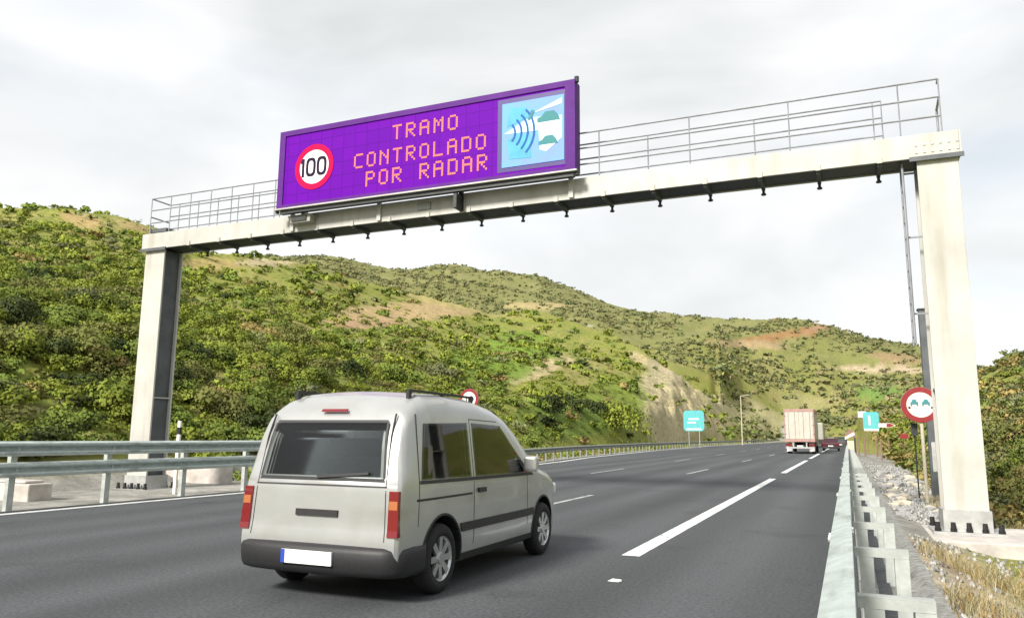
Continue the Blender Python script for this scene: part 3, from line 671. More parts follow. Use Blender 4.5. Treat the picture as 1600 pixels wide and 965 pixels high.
# right, beside the camera
gr = thing('guardrail', 'single pale guardrail with rear cross members along the near right road edge', 'guardrail', (0.0, 8.79, 0))
wbr = wbeam(4.05, .118, -1, 1.0).mesh('rail_beam', 'galv')
cm = MB(); cm.box(.0,.375,-.045,.045,.555,.562); cm.box(.0,.375,-.045,-.039,.50,.5545); cm.box(.0,.375,.039,.045,.50,.5545); cmm = cm.mesh('cross_member', 'galv_post')
pr_ = MB(); pr_.box(.275,.375,-.05,-.044,-.3,.498); pr_.box(.275,.281,-.0435,.05,-.3,.498); pr_.box(.369,.375,-.0435,.05,-.3,.498); prm = pr_.mesh('post', 'galv_post')
fp = MB(); fp.box(.03,.13,-.05,-.044,-.3,.497); fp.box(.03,.036,-.0435,.05,-.3,.497); fp.box(.124,.13,-.0435,.05,-.3,.497); fpm = fp.mesh('post', 'galv_post')
for k in range(-4, 15):
    inst('rail_beam', wbr, gr, (-.014-.003*(k%2), 4*k+.6, .70))
    for dy in (0, 2):
        y = 4*k+dy
        c_ = inst('cross_member', cmm, gr, (0,y,0)); inst('post', prm, gr, (0,y,0)); inst('post', fpm, gr, (0,y,0))
    for dy in (-.12, 0, .12):
        for dz in (-.085, .085): inst('bolt', nbm, gr, (-.134, 4*k+.6+dy, .70+dz), math.pi)
    for dy in (-.10,.10): inst('bolt', nbm, gr, (-.012, 4*k+.6+dy, .70+.13), 0)

# ------------------------------------------------------------------ delineator, gutter blocks behind the left rail
p = at(280, 674, x=-15.0); dy_ = float(p[1])
dl = thing('delineator_post', 'white delineator post with a black band behind the left guardrail', 'marker post', (-15.0, dy_, -.06))
k = MB(); k.box(-15.045,-14.955,dy_-.03,dy_+.03,-.1,1.68); k.build('shaft', 'white_sign', dl, bevel=.01)
k = MB(); k.box(-15.048,-14.952,dy_-.033,dy_+.033,1.36,1.53); k.build('black_band', 'black', dl)
k = MB(); k.box(-17.9,-15.9,11.2,11.75,-.3,.30); k.box(-17.6,-16.1,11.25,11.7,.302,.36); tag(k.build('concrete_block', 'concrete', bevel=.04), 'long pale concrete block lying behind the double guardrail left of the gantry post', 'concrete block')
k = MB(); k.box(-30,-16.6,17.6,17.9,-.3,.42); tag(k.build('retaining_kerb', 'concrete', bevel=.03), 'low pale concrete kerb wall at the foot of the left hill', 'kerb wall')

# ------------------------------------------------------------------ road signs
def pole(th, x, y, z0, z1, r, m='cream_post', name='pole'):
    k = MB(); k.cyl((x,y,z0),(x,y,z1),r,n=12); return k.build(name, m, th, smooth=False)
def round_sign(label, x, y, zc_, R, zbase, m='cream_post', pr=.045, symbol=None):
    t = thing('traffic_sign', label, 'road sign', (x,y,zbase))
    pole(t, x, y+.05, zbase-.1, zc_+R*.6, pr, m)
    k = MB(); k.ring_y((x,zc_), 0, R, y-.012, y+.004, 40); f = k.build('sign_plate', 'sign_back', t)
    k = MB(); k.ring_y((x,zc_), R*.70, R*.99, y-.022, y-.0125, 40); k.build('red_ring', 'red_sign', f)
    k = MB(); k.ring_y((x,zc_), 0, R*.705, y-.018, y-.0125, 40); k.build('white_face', 'white_sign', f)
    if symbol: symbol(x, y, zc_, R, f)
    return t
def two_cars(x, y, z, R, f):
    for ox in (-.30, .28):
        k = MB()
        k.prism_y([(x+(ox-.2)*R,z+.02*R),(x+(ox-.2)*R,z+.15*R),(x+(ox-.13)*R,z+.17*R),(x+(ox-.09)*R,z+.30*R),(x+(ox+.09)*R,z+.30*R),(x+(ox+.13)*R,z+.17*R),(x+(ox+.2)*R,z+.15*R),(x+(ox+.2)*R,z+.02*R)], y-.026, y-.0185)
        for w in (-.15,.15): k.box(x+(ox+w-.045)*R, x+(ox+w+.045)*R, y-.026, y-.0185, z-.07*R, z+.018*R)
        k.build('car_symbol', 'grey_print', f)
    k = MB()
    for ox in (-.62, .52): k.box(x+ox*R, x+(ox+.12)*R, y-.026, y-.0185, z-.22*R, z-.1*R)
    k.build('symbol_mark', 'black', f)
p = at(1438, 632, y=24)
g0 = float(terrain_z(p[0], 24)); 
round_sign('round red-ringed no overtaking sign on a cream pole just left of the near gantry post', float(p[0]), 24, float(p[2]), .49, g0, symbol=two_cars)
p = at(1430, 672, y=24.3); k = MB(); 
sx_, sz_ = float(p[0]), float(p[2])
dk = thing('marker_post', 'small dark green marker plate beside the pole of the no overtaking sign', 'marker plate', (sx_,24.3,float(terrain_z(sx_,24.3))))
k.box(sx_-.10,sx_+.06,24.28,24.30,sz_-.14,sz_+.2); k.build('plate', 'dark_steel', dk); pole(dk, sx_-.02, 24.34, ORG[dk][2]-.1, sz_+.1, .02, 'dark_steel')
p = at(733, 629, x=-15.0)
round_sign('round red-ringed speed sign on the left verge just above the silver van', -15.0, float(p[1]), float(p[2])+.16, .46, -.06, 'galv_post', symbol=lambda x,y,z,R,f: MB().box(x-.3*R,x-.2*R,y-.024,y-.0185,z-.3*R,z+.3*R).ring_y((x+.2*R,z),.12*R,.3*R,y-.024,y-.0185,20).build('digits','digit',f))
# panel signs
def panel_sign(label, x, y, w, h, z0, zbase, m, legs, leg_m, extra=None, name='panel_sign'):
    t = thing(name, label, 'road sign', (x,y,zbase))
    for lx in legs: pole(t, x+lx, y+.06, zbase-.15, z0+h*.9, .05, leg_m)
    k = MB(); n = 8; r = min(w,h)*.16; poly = []
    for cx_, cz_, a0 in ((w/2-r,h-r,0),(-w/2+r,h-r,90),(-w/2+r,r,180),(w/2-r,r,270)):
        poly += [(x+cx_+r*math.cos(math.radians(a0+90*i/n)), z0+cz_+r*math.sin(math.radians(a0+90*i/n))) for i in range(n+1)]
    k.prism_y(poly, y-.02, y+.02); f = k.build('panel', m, t)
    if extra: extra(x, y, z0, w, h, f)
    return t
p = at(1084, 657, y=106)
panel_sign('pale teal rounded panel sign standing beside the rock cutting on the left', float(p[0]), 106, 2.75, 2.75, float(p[2])-1.37, -.1, 'teal_sign', (-.7,.7), 'galv_post',
   lambda x,y,z,w,h,f: (MB().box(x-.25*w,x+.25*w,y-.03,y-.0205,z+.55*h,z+.62*h).box(x-.3*w,x+.1*w,y-.03,y-.0205,z+.38*h,z+.45*h).build('white_bar','white_sign',f), MB().box(x-.36*w,x+.36*w,y-.03,y-.0205,z+.06*h,z+.13*h).build('white_bar','white_sign',f)))
p = at(1361, 658, y=80); g1 = float(terrain_z(p[0], 80))
panel_sign('bright teal panel sign on two brown posts beyond the end of the right guardrail', float(p[0]), 80, 1.35, 1.75, float(p[2])-.87, g1, 'teal_sign', (-.4,.4), 'brown_post',
   lambda x,y,z,w,h,f: MB().box(x-.45*w,x+.45*w,y-.03,y-.0205,z-.0,z+.11*h).box(x-.16*w,x-.04*w,y-.03,y-.0205,z+.3*h,z+.8*h).build('white_bar','white_sign',f))
p = at(1386, 664, y=78); px_, pz_ = float(p[0]), float(p[2])
ar = thing('arrow_sign', 'small white and red arrow board right of the bright teal sign', 'road sign', (px_,78,float(terrain_z(px_,78))))
pole(ar, px_, 78.06, ORG[ar][2]-.1, pz_, .035, 'brown_post')
k = MB(); k.prism_y([(px_-.7,pz_-.16),(px_-.7,pz_+.16),(px_+.25,pz_+.2),(px_+.7,pz_),(px_+.25,pz_-.2)], 77.98, 78.02); aa = k.build('board', 'white_sign', ar)
k = MB(); k.prism_y([(px_-.05,pz_-.15),(px_-.05,pz_+.15),(px_+.25,pz_+.17),(px_+.6,pz_),(px_+.25,pz_-.17)], 77.97, 77.979); k.build('red_tip', 'red_sign', aa)
p = at(1347, 647, y=84); px_, pz_ = float(p[0]), float(p[2])
wl = thing('small_sign', 'small pale sign plate peeking out left of the bright teal sign', 'road sign', (px_,84,float(terrain_z(px_,84))))
pole(wl, px_, 84.06, ORG[wl][2]-.1, pz_, .035, 'brown_post'); k = MB(); k.box(px_-.38,px_+.38,83.98,84.02,pz_-.3,pz_+.3); k.build('plate', 'white_sign', wl)
p = at(1413, 681, y=58); px_, pz_ = float(p[0]), float(p[2])
rl = thing('low_sign', 'low red sign plate among bushes left of the no overtaking sign pole', 'road sign', (px_,58,float(terrain_z(px_,58))))
pole(rl, px_, 58.05, ORG[rl][2]-.1, pz_, .03, 'brown_post'); k = MB(); k.box(px_-.25,px_+.25,57.97,58.01,pz_-.15,pz_+.15); k.build('plate', 'red_sign', rl)
bp_ = [(1341,70),(1351,73),(1369,76),(1376,66)]
bl = ['first brown marker post beyond the right guardrail end, leftmost of four', 'second brown marker post left under the bright teal sign', 'third brown marker post right under the bright teal sign', 'rightmost brown marker post beyond the right guardrail, past the teal sign']
for (bx, by), lab in zip(bp_, bl):
    p = at(bx, 690, y=by); z0 = float(terrain_z(p[0], by))
    t = thing('wooden_post', lab, 'post', (float(p[0]),by,z0), group='brown posts beyond the right guardrail')
    pole(t, float(p[0]), by, z0-.2, z0+1.5, .07, 'brown_post', 'shaft'); k = MB(); k.box(p[0]-.08,p[0]+.08,by-.08,by+.08,z0+1.5,z0+1.56); k.build('cap', 'brown_post', t)
p = at(1329, 690, y=72); px_ = float(p[0])
ms = thing('barrier_marker', 'dark two-legged marker with a white diagonal stripe at the right guardrail end', 'marker', (px_,72,-.06))
for s_ in (-.34,.34): k = MB(); k.box(px_+s_-.07,px_+s_+.07,72,72.08,-.2,1.45); k.build('leg', 'dark_steel', ms)
k = MB(); k.prism_y([(px_-.46,1.45),(px_-.40,1.85),(px_-.15,2.12),(px_+.25,2.12),(px_+.44,1.85),(px_+.46,1.45)], 71.98, 72.08); hd = k.build('head_panel', 'brown_post', ms)
k = MB(); k.prism_y([(px_-.42,1.28),(px_-.42,1.50),(px_+.30,1.92),(px_+.36,1.68)], 71.95, 71.978); k.build('white_stripe', 'white_sign', hd)
k = MB(); k.box(px_-.26,px_+.26,72.02,72.05,.05,1.2); k.build('lower_plate', 'cream_post', ms)
# street lamp on the left far away
p = at(1160, 690, y=150); q_ = at(1160, 618, y=150)
lp = thing('street_lamp', 'thin pale lamp post in front of the rock slope left of the truck', 'street lamp', (float(p[0]),150,-.1))
k = MB(); k.cyl((p[0],150,-.2),(p[0],150,q_[2]),.11,.07,n=10); k.build('pole', 'cream_post', lp)
k = MB(); k.cyl((p[0],150,q_[2]-.05),(p[0]+1.1,150,q_[2]+.15),.05,n=8); k.build('arm', 'cream_post', lp)
k = MB(); k.box(p[0]+1.0,p[0]+1.6,149.9,150.1,q_[2]+.08,q_[2]+.22); k.build('lamp_head', 'base_steel', lp, bevel=.03)

# ------------------------------------------------------------------ vehicles
def wheel(parent, x, y, R, w, side, spokes=8, label=None):
    k = MB(); k.lathe_x([(-w/2+.015,R*.64),(-w/2,R*.80),(-w/2+.02,R*.95),(-w/2+.05,R),(w/2-.05,R),(w/2-.02,R*.95),(w/2,R*.80),(w/2-.015,R*.64),(w/2-.06,R*.60),(-w/2+.06,R*.60),(-w/2+.015,R*.64)], 32, (x,y,R))
    t = k.build('wheel', 'rubber', parent, smooth=True)
    f = x+side*(w/2-.03); k = MB()
    k.lathe_x([(f+side*.02-x,R*.64),(f-x,R*.58),(f-side*.06-x,R*.56)], 28, (x,y,R))
    for i in range(spokes):
        a = 2*math.pi*i/spokes
        k.bar((f-side*.01,y+math.cos(a)*.04,R+math.sin(a)*.04),(f,y+math.cos(a)*R*.6,R+math.sin(a)*R*.6),.055,.03,up=(1,0,0))
    k.cyl((f-side*.03,y,R),(f+side*.02,y,R),R*.2,R*.16,n=14)
    k.build('rim', 'alloy', t)
    k = MB(); k.cyl((f-side*.07,y,R),(f-side*.05,y,R),R*.57,n=20); k.build('brake_disc', 'plastic', t)
    return t
van = thing('van', 'silver compact van passing under the gantry, seen from its right rear', 'van', (-4.27, 5.62, 0), world_coords=False)
# side outline of the roof/bonnet: y from the rear, z of the top
VY = np.array([0.0,.03,.08,.2,.5,1.0,1.6,2.1,2.35,2.6,2.85,3.05,3.2,3.35,3.6,3.85,3.98,4.06,4.09])
VZ = np.array([1.30,1.52,1.655,1.73,1.775,1.79,1.77,1.70,1.63,1.51,1.36,1.22,1.11,1.06,1.01,.94,.86,.70,.58])
VWB = np.array([.80,.825,.835,.845,.86,.86,.86,.86,.86,.86,.855,.85,.845,.84,.825,.78,.72,.62,.56])
VYS = np.sort(np.concatenate([np.linspace(0,4.09,60), [.01,.02,.03,.05,.08,.12]]))
def rear_y(z): return np.interp(z, [.2,.5,.62,.95,1.4,1.62,1.8], [.02,.0,.02,.04,.13,.22,.42])   # rake of the tailgate
def hw(y, z):                                                # half width of the body at y, z
    zt_ = np.interp(y, VY, VZ); wb_ = np.interp(y, VY, VWB)
    belt = min(.98, zt_-.08)
    if z <= belt: w = wb_*np.interp(z, [.2,.3,.45,.8,belt] if belt > .82 else [.2,.3,.4,.41,max(belt,.42)], [.955,.985,1.0,1.0,.992])
    else:
        f = (z-belt)/max(zt_-belt, .01); w = wb_*(.992-.115*f)
    rr = min(.17, (zt_-.2)*.3); dz = z-(zt_-rr)
    if dz > 0: w -= (rr*1.25)*(1-math.sqrt(max(0, 1-(dz/rr)**2)))
    return w
def section(y, n=26):
    zt_ = float(np.interp(y, VY, VZ)); zb_ = .24 if y > .35 else .24+.10*(1-y/.35)
    zs = zb_+(zt_-zb_)*(1-(1-np.linspace(0,1,n))**1.7)
    return [(hw(y, z), z) for z in zs]+[(max(0,hw(y, zt_))*.7, zt_+.012),(max(0,hw(y, zt_))*.35, zt_+.022),(0, zt_+.025)]
rings = []
for y in VYS:
    sec = section(y); full = sec + [(-x, z) for x, z in reversed(sec[:-1])]
    rings.append([(x, max(y, 0)+ (float(rear_y(z)) if y < .6 else 0)*(1-y/.6 if y < .6 else 0), z) for x, z in full])
bd = MB(); bd.grid(rings)
n_ = len(rings[0]); last = (len(rings)-1)*n_
half = n_//2
for base_ in (0, last):                                        # close rear and front by strips across the body
    for j in range(half): bd.f.append((base_+j, base_+j+1, base_+n_-2-j, base_+n_-1-j) if j < half-1 else (base_+j, base_+half, base_+n_-1-j))
for i in range(len(rings)-1): bd.f.append((i*n_, (i+1)*n_, (i+1)*n_+n_-1, i*n_+n_-1))
body = bd.build('body', 'silver', van, smooth=True)
cut = MB(); WR, WY = .305, (.74, 3.30)
for wy in WY:
    for s_ in (1,-1): cut.cyl((s_*.60,wy,WR+.01),(s_*1.2,wy,WR+.01),.365,n=40)
def inset(poly, d):
    c = np.mean(poly, axis=0); return [tuple(np.array(p_)+(c-np.array(p_))/np.linalg.norm(c-np.array(p_))*d) for p_ in poly]
W1 = [(.36,1.01),(1.32,1.00),(1.32,1.52),(.46,1.50)]; W2 = [(1.42,1.00),(2.84,.985),(2.12,1.50),(1.42,1.52)]; W3 = [(-.64,1.03),(.64,1.03),(.59,1.50),(-.59,1.50)]
co_ = cut.build('arch_cutter', 'plastic', van)
cabin = []
k = MB(); k.prism_x([(.44,.90),(2.72,.90),(2.62,1.02),(1.95,1.52),(.90,1.52),(.68,1.42),(.52,1.1)], -.63, .63); cabin.append(k.build('cabin_cutter', 'plastic', van))
for w_ in (W1, W2): k = MB(); k.prism_x(inset(w_, .03), -1.1, 1.1); cabin.append(k.build('cabin_cutter', 'plastic', van))
k = MB(); k.prism_y(inset(W3, .03), -.3, .86); cabin.append(k.build('cabin_cutter', 'plastic', van))
bmod = body.modifiers.new('arches', 'BOOLEAN'); bmod.object = co_; bmod.operation = 'DIFFERENCE'; bmod.solver = 'EXACT'
for c_ in cabin:
    m2 = body.modifiers.new('cabin', 'BOOLEAN'); m2.object = c_; m2.operation = 'DIFFERENCE'; m2.solver = 'EXACT'
bpy.context.view_layer.update(); dg_ = bpy.context.evaluated_depsgraph_get(); nm = bpy.data.meshes.new_from_object(body.evaluated_get(dg_)); nm.name = 'body'
body.modifiers.clear(); body.data = nm; [bpy.data.objects.remove(c_) for c_ in [co_]+cabin]
nm.materials.clear(); nm.materials.append(MT['silver']); nm.materials.append(MT['plastic'])
pa = [int(abs(q.center.x) < .80 and any((q.center.y-wy)**2+(q.center.z-WR-.01)**2 < .3655**2 for wy in WY)) or int(.88 < q.center.z < 1.58 and .15 < q.center.y < 2.80 and abs(q.center.x) < hw(q.center.y, q.center.z)-(.012 if q.center.y > .7 else .08) and q.center.y > rear_y(q.center.z)+(.03 if q.center.z < 1.28 else .12) and q.center.z < np.interp(q.center.y, VY, VZ)-.05) for q in nm.polygons]; nm.polygons.foreach_set('material_index', pa)
try: nm.set_sharp_from_angle(angle=math.radians(40))
except Exception: pass
def side_patch(name, m, quad, off, parent, sides=(1,-1), nu=12, nv=6, thick=.02):
    for s_ in sides:                                          # quad = four (y,z) corners: rear low, front low, front high, rear high
        P = np.array(quad, float); g = []
        for v in np.linspace(0,1,nv):
            row = []
            for u in np.linspace(0,1,nu):
                y, z = (P[0]*(1-u)+P[1]*u)*(1-v)+(P[3]*(1-u)+P[2]*u)*v
                yy = y; row.append((s_*(hw(yy, z)+off), y, z))
            g.append(row)
        g = np.array(g); inner = g.copy(); inner[...,0] -= s_*thick
        k = MB(); k.grid(g); k.grid(inner); nn = nu*nv
        edge = [i for i in range(nu)]+[nu*j+nu-1 for j in range(1,nv)]+[nu*(nv-1)+i for i in range(nu-2,-1,-1)]+[nu*j for j in range(nv-2,0,-1)]
        for a, b2 in zip(edge, edge[1:]+edge[:1]): k.f.append((a, b2, b2+nn, a+nn))
        k.build(name, m, parent, smooth=False)
def rear_patch(name, m, quad, off, parent, nu=10, nv=8, thick=.02):
    P = np.array(quad, float); g = []                         # quad of (x,z): left low, right low, right high, left high
    for v in np.linspace(0,1,nv):
        row = []
        for u in np.linspace(0,1,nu):
            x, z = (P[0]*(1-u)+P[1]*u)*(1-v)+(P[3]*(1-u)+P[2]*u)*v
            row.append((x, float(rear_y(z))-off, z))
        g.append(row)
    g = np.array(g); inner = g.copy(); inner[...,1] += thick; k = MB(); k.grid(g); k.grid(inner); nn = nu*nv
    edge = [i for i in range(nu)]+[nu*j+nu-1 for j in range(1,nv)]+[nu*(nv-1)+i for i in range(nu-2,-1,-1)]+[nu*j for j in range(nv-2,0,-1)]
    for a, b2 in zip(edge, edge[1:]+edge[:1]): k.f.append((a, b2, b2+nn, a+nn))
    return k.build(name, m, parent)
side_patch('side_window', 'glass', [(.36,1.01),(1.32,1.00),(1.32,1.52),(.46,1.50)], .004, van)
side_patch('side_window', 'glass', [(1.42,1.00),(2.84,.985),(2.12,1.50),(1.42,1.52)], .004, van)
side_patch('window_seal', 'plastic', [(.33,.975),(2.95,.95),(2.92,.982),(.34,1.005)], .007, van, nv=2)
side_patch('side_moulding', 'plastic', [(1.10,.50),(2.95,.50),(2.95,.58),(1.07,.58)], .012, van, nv=3)
side_patch('sill', 'plastic', [(1.1,.24),(2.93,.24),(2.93,.30),(1.1,.30)], .008, van, nv=3)
side_patch('door_seam', 'plastic', [(1.365,.36),(1.377,.36),(1.377,1.56),(1.365,1.56)], .001, van, nu=2, nv=14)
side_patch('door_seam', 'plastic', [(2.76,.40),(2.772,.40),(2.772,.96),(2.76,.96)], .001, van, nu=2, nv=8)
side_patch('fuel_flap', 'silver', [(.42,.78),(.60,.78),(.60,.80),(.42,.80)], .001, van, sides=(-1,), nv=2)
side_patch('pillar_seam', 'plastic', [(.30,.62),(.308,.62),(.352,1.58),(.344,1.58)], .001, van, nu=2, nv=14)
side_patch('door_seam', 'plastic', [(1.37,1.552),(2.05,1.538),(2.05,1.546),(1.37,1.56)], .002, van, nv=2)
side_patch('slide_track', 'plastic', [(.28,.83),(1.33,.83),(1.33,.85),(.28,.85)], .003, van, nv=2)
side_patch('door_handle', 'plastic', [(1.45,.84),(1.62,.84),(1.62,.885),(1.45,.885)], .022, van, nu=3, nv=3, thick=.03)
tg = rear_patch('rear_window', 'glass_rear', [(-.64,1.03),(.64,1.03),(.59,1.50),(-.59,1.50)], .006, van)
for q_ in ([(-.665,1.0),(.665,1.0),(.655,1.028),(-.655,1.028)], [(-.60,1.502),(.60,1.502),(.595,1.525),(-.595,1.525)], [(-.665,1.028),(-.642,1.028),(-.592,1.502),(-.612,1.502)], [(.642,1.028),(.665,1.028),(.612,1.502),(.592,1.502)]):
    rear_patch('window_seal', 'plastic', q_, .003, van, thick=.006)
seat_m = mat('seat_fabric', (.05,.05,.055), .9, 0, 30, .3)
for sx_2, sy_2 in ((-.38,.95),(.38,.95),(0,.95),(-.38,2.0),(.38,2.0)):
    k = MB(); k.prism_x([(sy_2,.9),(sy_2+.14,.9),(sy_2-.02,1.18),(sy_2-.12,1.18)], sx_2-.17, sx_2+.17); st_ = k.build('seat_back', seat_m, van, bevel=.03)
    k = MB(); k.box(sx_2-.12, sx_2+.12, sy_2-.14, sy_2-.05, 1.22, 1.38); k.build('headrest', seat_m, st_, bevel=.03)
rear_patch('tailgate_handle', 'plastic', [(-.22,.70),(.22,.70),(.22,.755),(-.22,.755)], .016, van, nv=3, thick=.02)
rear_patch('brake_light', 'tail_red', [(-.14,1.60),(.14,1.60),(.135,1.625),(-.135,1.625)], .008, van, nv=3, thick=.02)
rear_patch('wiper', 'plastic', [(-.03,1.02),(.50,1.06),(.50,1.08),(-.03,1.045)], .022, van, nv=2, thick=.014)
rear_patch('tailgate_seam', 'plastic', [(-.69,.955),(.69,.955),(.69,.968),(-.69,.968)], .003, van, nv=2)
for s_ in (-1,1):
    rear_patch('tailgate_seam', 'plastic', [(s_*.70-.004,.52),(s_*.70+.004,.52),(s_*.655+.004,1.58),(s_*.655-.004,1.58)], .002, van, nu=2, nv=12)
    tl = rear_patch('tail_lamp', 'tail_red', [(s_*.778-.05,.56),(s_*.778+.05,.56),(s_*.768+.048,.93),(s_*.768-.042,.93)], .014, van, nu=4, nv=8, thick=.09)
    rear_patch('indicator', 'tail_orange', [(s_*.774-.04,.78),(s_*.774+.04,.78),(s_*.772+.04,.85),(s_*.772-.04,.85)], .017, tl, nu=3, nv=3, thick=.01)
bmp = MB(); 
prof = [(-.86,.28),(-.88,.34),(-.88,.50),(-.84,.53)]
PL = ((-.868,.42),(-.864,.20),(-.845,.08),(-.79,-.005),(-.70,-.045),(-.5,-.07),(-.25,-.082),(0,-.086),(.25,-.082),(.5,-.07),(.70,-.045),(.79,-.005),(.845,.08),(.864,.20),(.868,.42))
bmp.grid([[(sx*(1-ins*.6), yy+ins, z) for sx, yy in PL] for z, ins in ((.225,.07),(.24,.03),(.28,.010),(.35,0),(.42,0),(.452,.012),(.470,.035),(.475,.09))])
bo = bmp.build('rear_bumper', 'plastic', van, smooth=True)
k = MB(); k.box(-.26,.26,-.105,-.085,.315,.425); npl = k.build('number_plate', 'plate', van)
k = MB(); k.box(-.26,-.22,-.108,-.1055,.315,.425); k.build('plate_band', mat('blue_band',(.02,.06,.4),.5), npl)
for s_ in (-1,1):
    k = MB(); k.bar((s_*.62,.45,1.80),(s_*.62,1.75,1.79),.028,.022)
    for yy in (.47,1.1,1.73): k.bar((s_*.62,yy,1.70),(s_*.62,yy,1.79),.03,.05)
    k.build('roof_rail', 'plastic', van)
    k = MB(); k.box(s_*.86-.0 if s_>0 else -1.02, 1.02 if s_>0 else -.86, 2.62,2.74,1.00,1.17); k.build('wing_mirror', 'silver', van, bevel=.03)
    k = MB(); k.box(min(s_*.5,s_*.74),max(s_*.5,s_*.74),3.93,4.06,.66,.80); k.build('headlight', 'lamp_clear', van, bevel=.03)
    for wy in WY: wheel(van, s_*.765, wy, WR, .19, s_)
    for wy in WY:
        k = MB()
        for r2, r3 in ((.366,.385),):
            vs = []; fs = []; n = 20
            for i in range(n):
                t = math.radians(-8+196*i/(n-1))
                for rr in (r2, r3):
                    yy, zz = wy+rr*math.cos(t), WR+.01+rr*math.sin(t); xx = s_*(hw(yy, max(zz,.25))+.006); vs += [(xx,yy,zz),(xx-s_*.03,yy,zz)]
            for i in range(n-1):
                a = 4*i; c_ = a+4; fs += [(a,a+2,c_+2,c_),(a+1,c_+1,c_+3,a+3),(a,c_,c_+1,a+1),(a+2,a+3,c_+3,c_+2)]
            k.add(vs, fs)
        k.build('arch_trim', 'plastic', van)
k = MB(); k.box(-.70,.70,3.4,3.9,.20,.30); k.box(-.72,.72,.3,3.2,.19,.238); k.build('underbody', 'plastic', van)
k = MB(); k.prism_x([(2.30,1.645),(2.98,1.25),(3.0,1.27),(2.32,1.675)], -.62, .62); k.build('windscreen', 'glass_solid', van)
k = MB(); k.box(-.45,.45,4.02,4.105,.50,.60); k.build('grille', 'plastic', van)

def lorry():
    t = thing('lorry', 'white box lorry ahead in the middle lane beyond the gantry', 'lorry', (-3.95, 74.5, 0), world_coords=False)
    k = MB(); k.box(-1.25,1.25,.02,8.6,1.05,3.95); bx = k.build('cargo_box', 'truck_white', t, bevel=.02)
    for s_ in (-1,1):
        k = MB(); k.box(min(s_*.03,s_*1.17),max(s_*.03,s_*1.17),-.03,.018,1.30,3.72); dr = k.build('rear_door', 'truck_white', bx)
        for x in (s_*.35, s_*.9): k = MB(); k.cyl((x,-.05,1.2),(x,-.05,3.75),.03,n=8); k.build('lock_bar', 'base_steel', dr)
        for z in (1.7,2.5,3.3): k = MB(); k.box(min(s_*1.08,s_*1.24),max(s_*1.08,s_*1.24),-.06,-.032,z,z+.08); k.build('hinge', 'base_steel', dr)
    k = MB(); k.box(-1.27,-1.18,-.06,.015,1.05,3.97); k.box(1.18,1.27,-.06,.015,1.05,3.97); k.box(-1.178,1.178,-.06,.015,3.74,3.97); k.box(-1.178,1.178,-.06,.015,1.05,1.28); k.build('door_frame', 'truck_rose', bx)
    k = MB(); k.box(-1.28,-1.252,.1,8.6,3.6,3.97); k.box(1.252,1.28,.1,8.6,3.6,3.97); k.box(1.252,1.28,.1,8.6,1.03,1.3); k.build('side_trim', 'truck_rose', bx)
    k = MB(); k.box(-.45,-.33,.3,10.6,.62,1.04); k.box(.33,.45,.3,10.6,.62,1.04); k.build('chassis', 'plastic', t)
    k = MB(); k.box(-1.22,1.22,-.04,.06,.46,.60); k.box(-.6,-.5,0,.1,.602,1.04); k.box(.5,.6,0,.1,.602,1.04); k.build('rear_bumper', 'base_steel', t)
    for s_ in (-1,1):
        k = MB(); k.box(min(s_*.75,s_*1.2),max(s_*.75,s_*1.2),-.06,.0,.66,.86); k.build('tail_lamp', 'tail_red', t)
        k = MB(); k.box(min(s_*.72,s_*1.18),max(s_*.72,s_*1.18),.8,.83,.18,.95); k.build('mudflap', 'plate', t)
        for y in (1.6, 2.9, 9.9): wheel(t, s_*1.03, y, .5, .34, s_, 10)
    k = MB(); k.box(-.25,.25,-.065,-.045,.62,.74); k.build('number_plate', 'plate', t)
    k = MB(); k.prism_x([(8.85,.6),(8.85,3.0),(9.3,3.3),(10.3,3.2),(10.75,1.9),(10.8,.6)], -1.22, 1.22); cb = k.build('cab', 'truck_white', t, bevel=.05)
    for s_ in (-1,1): k = MB(); k.box(min(s_*1.221,s_*1.235),max(s_*1.221,s_*1.235),9.5,10.4,1.9,2.8); k.build('side_window', 'glass_solid', cb)
    return t
lorry()
def saloon(label, loc, paint, H=1.45, name='car'):
    t = thing(name, label, 'car', loc, world_coords=False)
    k = MB(); k.prism_x([(0,.35),(.02,.8),(.1,.95),(.75,1.0),(2.9,.98),(4.1,.86),(4.3,.6),(4.3,.3)], -.86, .86); bo = k.build('body', paint, t, bevel=.06)
    k = MB(); k.prism_x([(.12,.95),(.55,H),(1.9,H+.02),(2.9,.97)], -.72, .72); k.build('cabin', paint, bo, bevel=.08)
    rear = MB(); rear.add([(-.64,.205,1.02),(.64,.205,1.02),(.58,.50,H-.05),(-.58,.50,H-.05),(-.64,.24,1.02),(.64,.24,1.02),(.58,.53,H-.05),(-.58,.53,H-.05)],[(0,1,2,3),(7,6,5,4),(0,4,5,1),(1,5,6,2),(2,6,7,3),(3,7,4,0)]); rear.build('rear_window', 'glass_solid', bo)
    for s_ in (-1,1):
        k = MB(); k.prism_x([(.7,1.0),(.8,H-.08),(1.85,H-.06),(2.55,1.0)], s_*.722, s_*.735); k.build('side_window', 'glass_solid', bo)
        k = MB(); k.box(min(s_*.55,s_*.84),max(s_*.55,s_*.84),-.02,.02,.68,.84); k.build('tail_lamp', 'tail_red', bo)
        for y in (.75,3.4): wheel(t, s_*.77, y, .32, .2, s_, 6)
    k = MB(); k.box(-.26,.26,-.02,.015,.50,.61); k.build('number_plate', 'plate', t)
    k = MB(); k.box(-.87,.87,-.06,.3,.28,.46); k.build('bumper', 'plastic', t, bevel=.03)
    return t
saloon('dark red-black car just right of the white lorry', (-1.75, 92, 0), 'dark_red', 1.40)
saloon('dark grey car peeking out right of the dark red-black car', (-.98, 112, 0), 'dark_steel', 1.55)
saloon('small pale car far ahead on the right beyond the dark car', (-2.6, 150, 0), 'truck_white', 1.5)
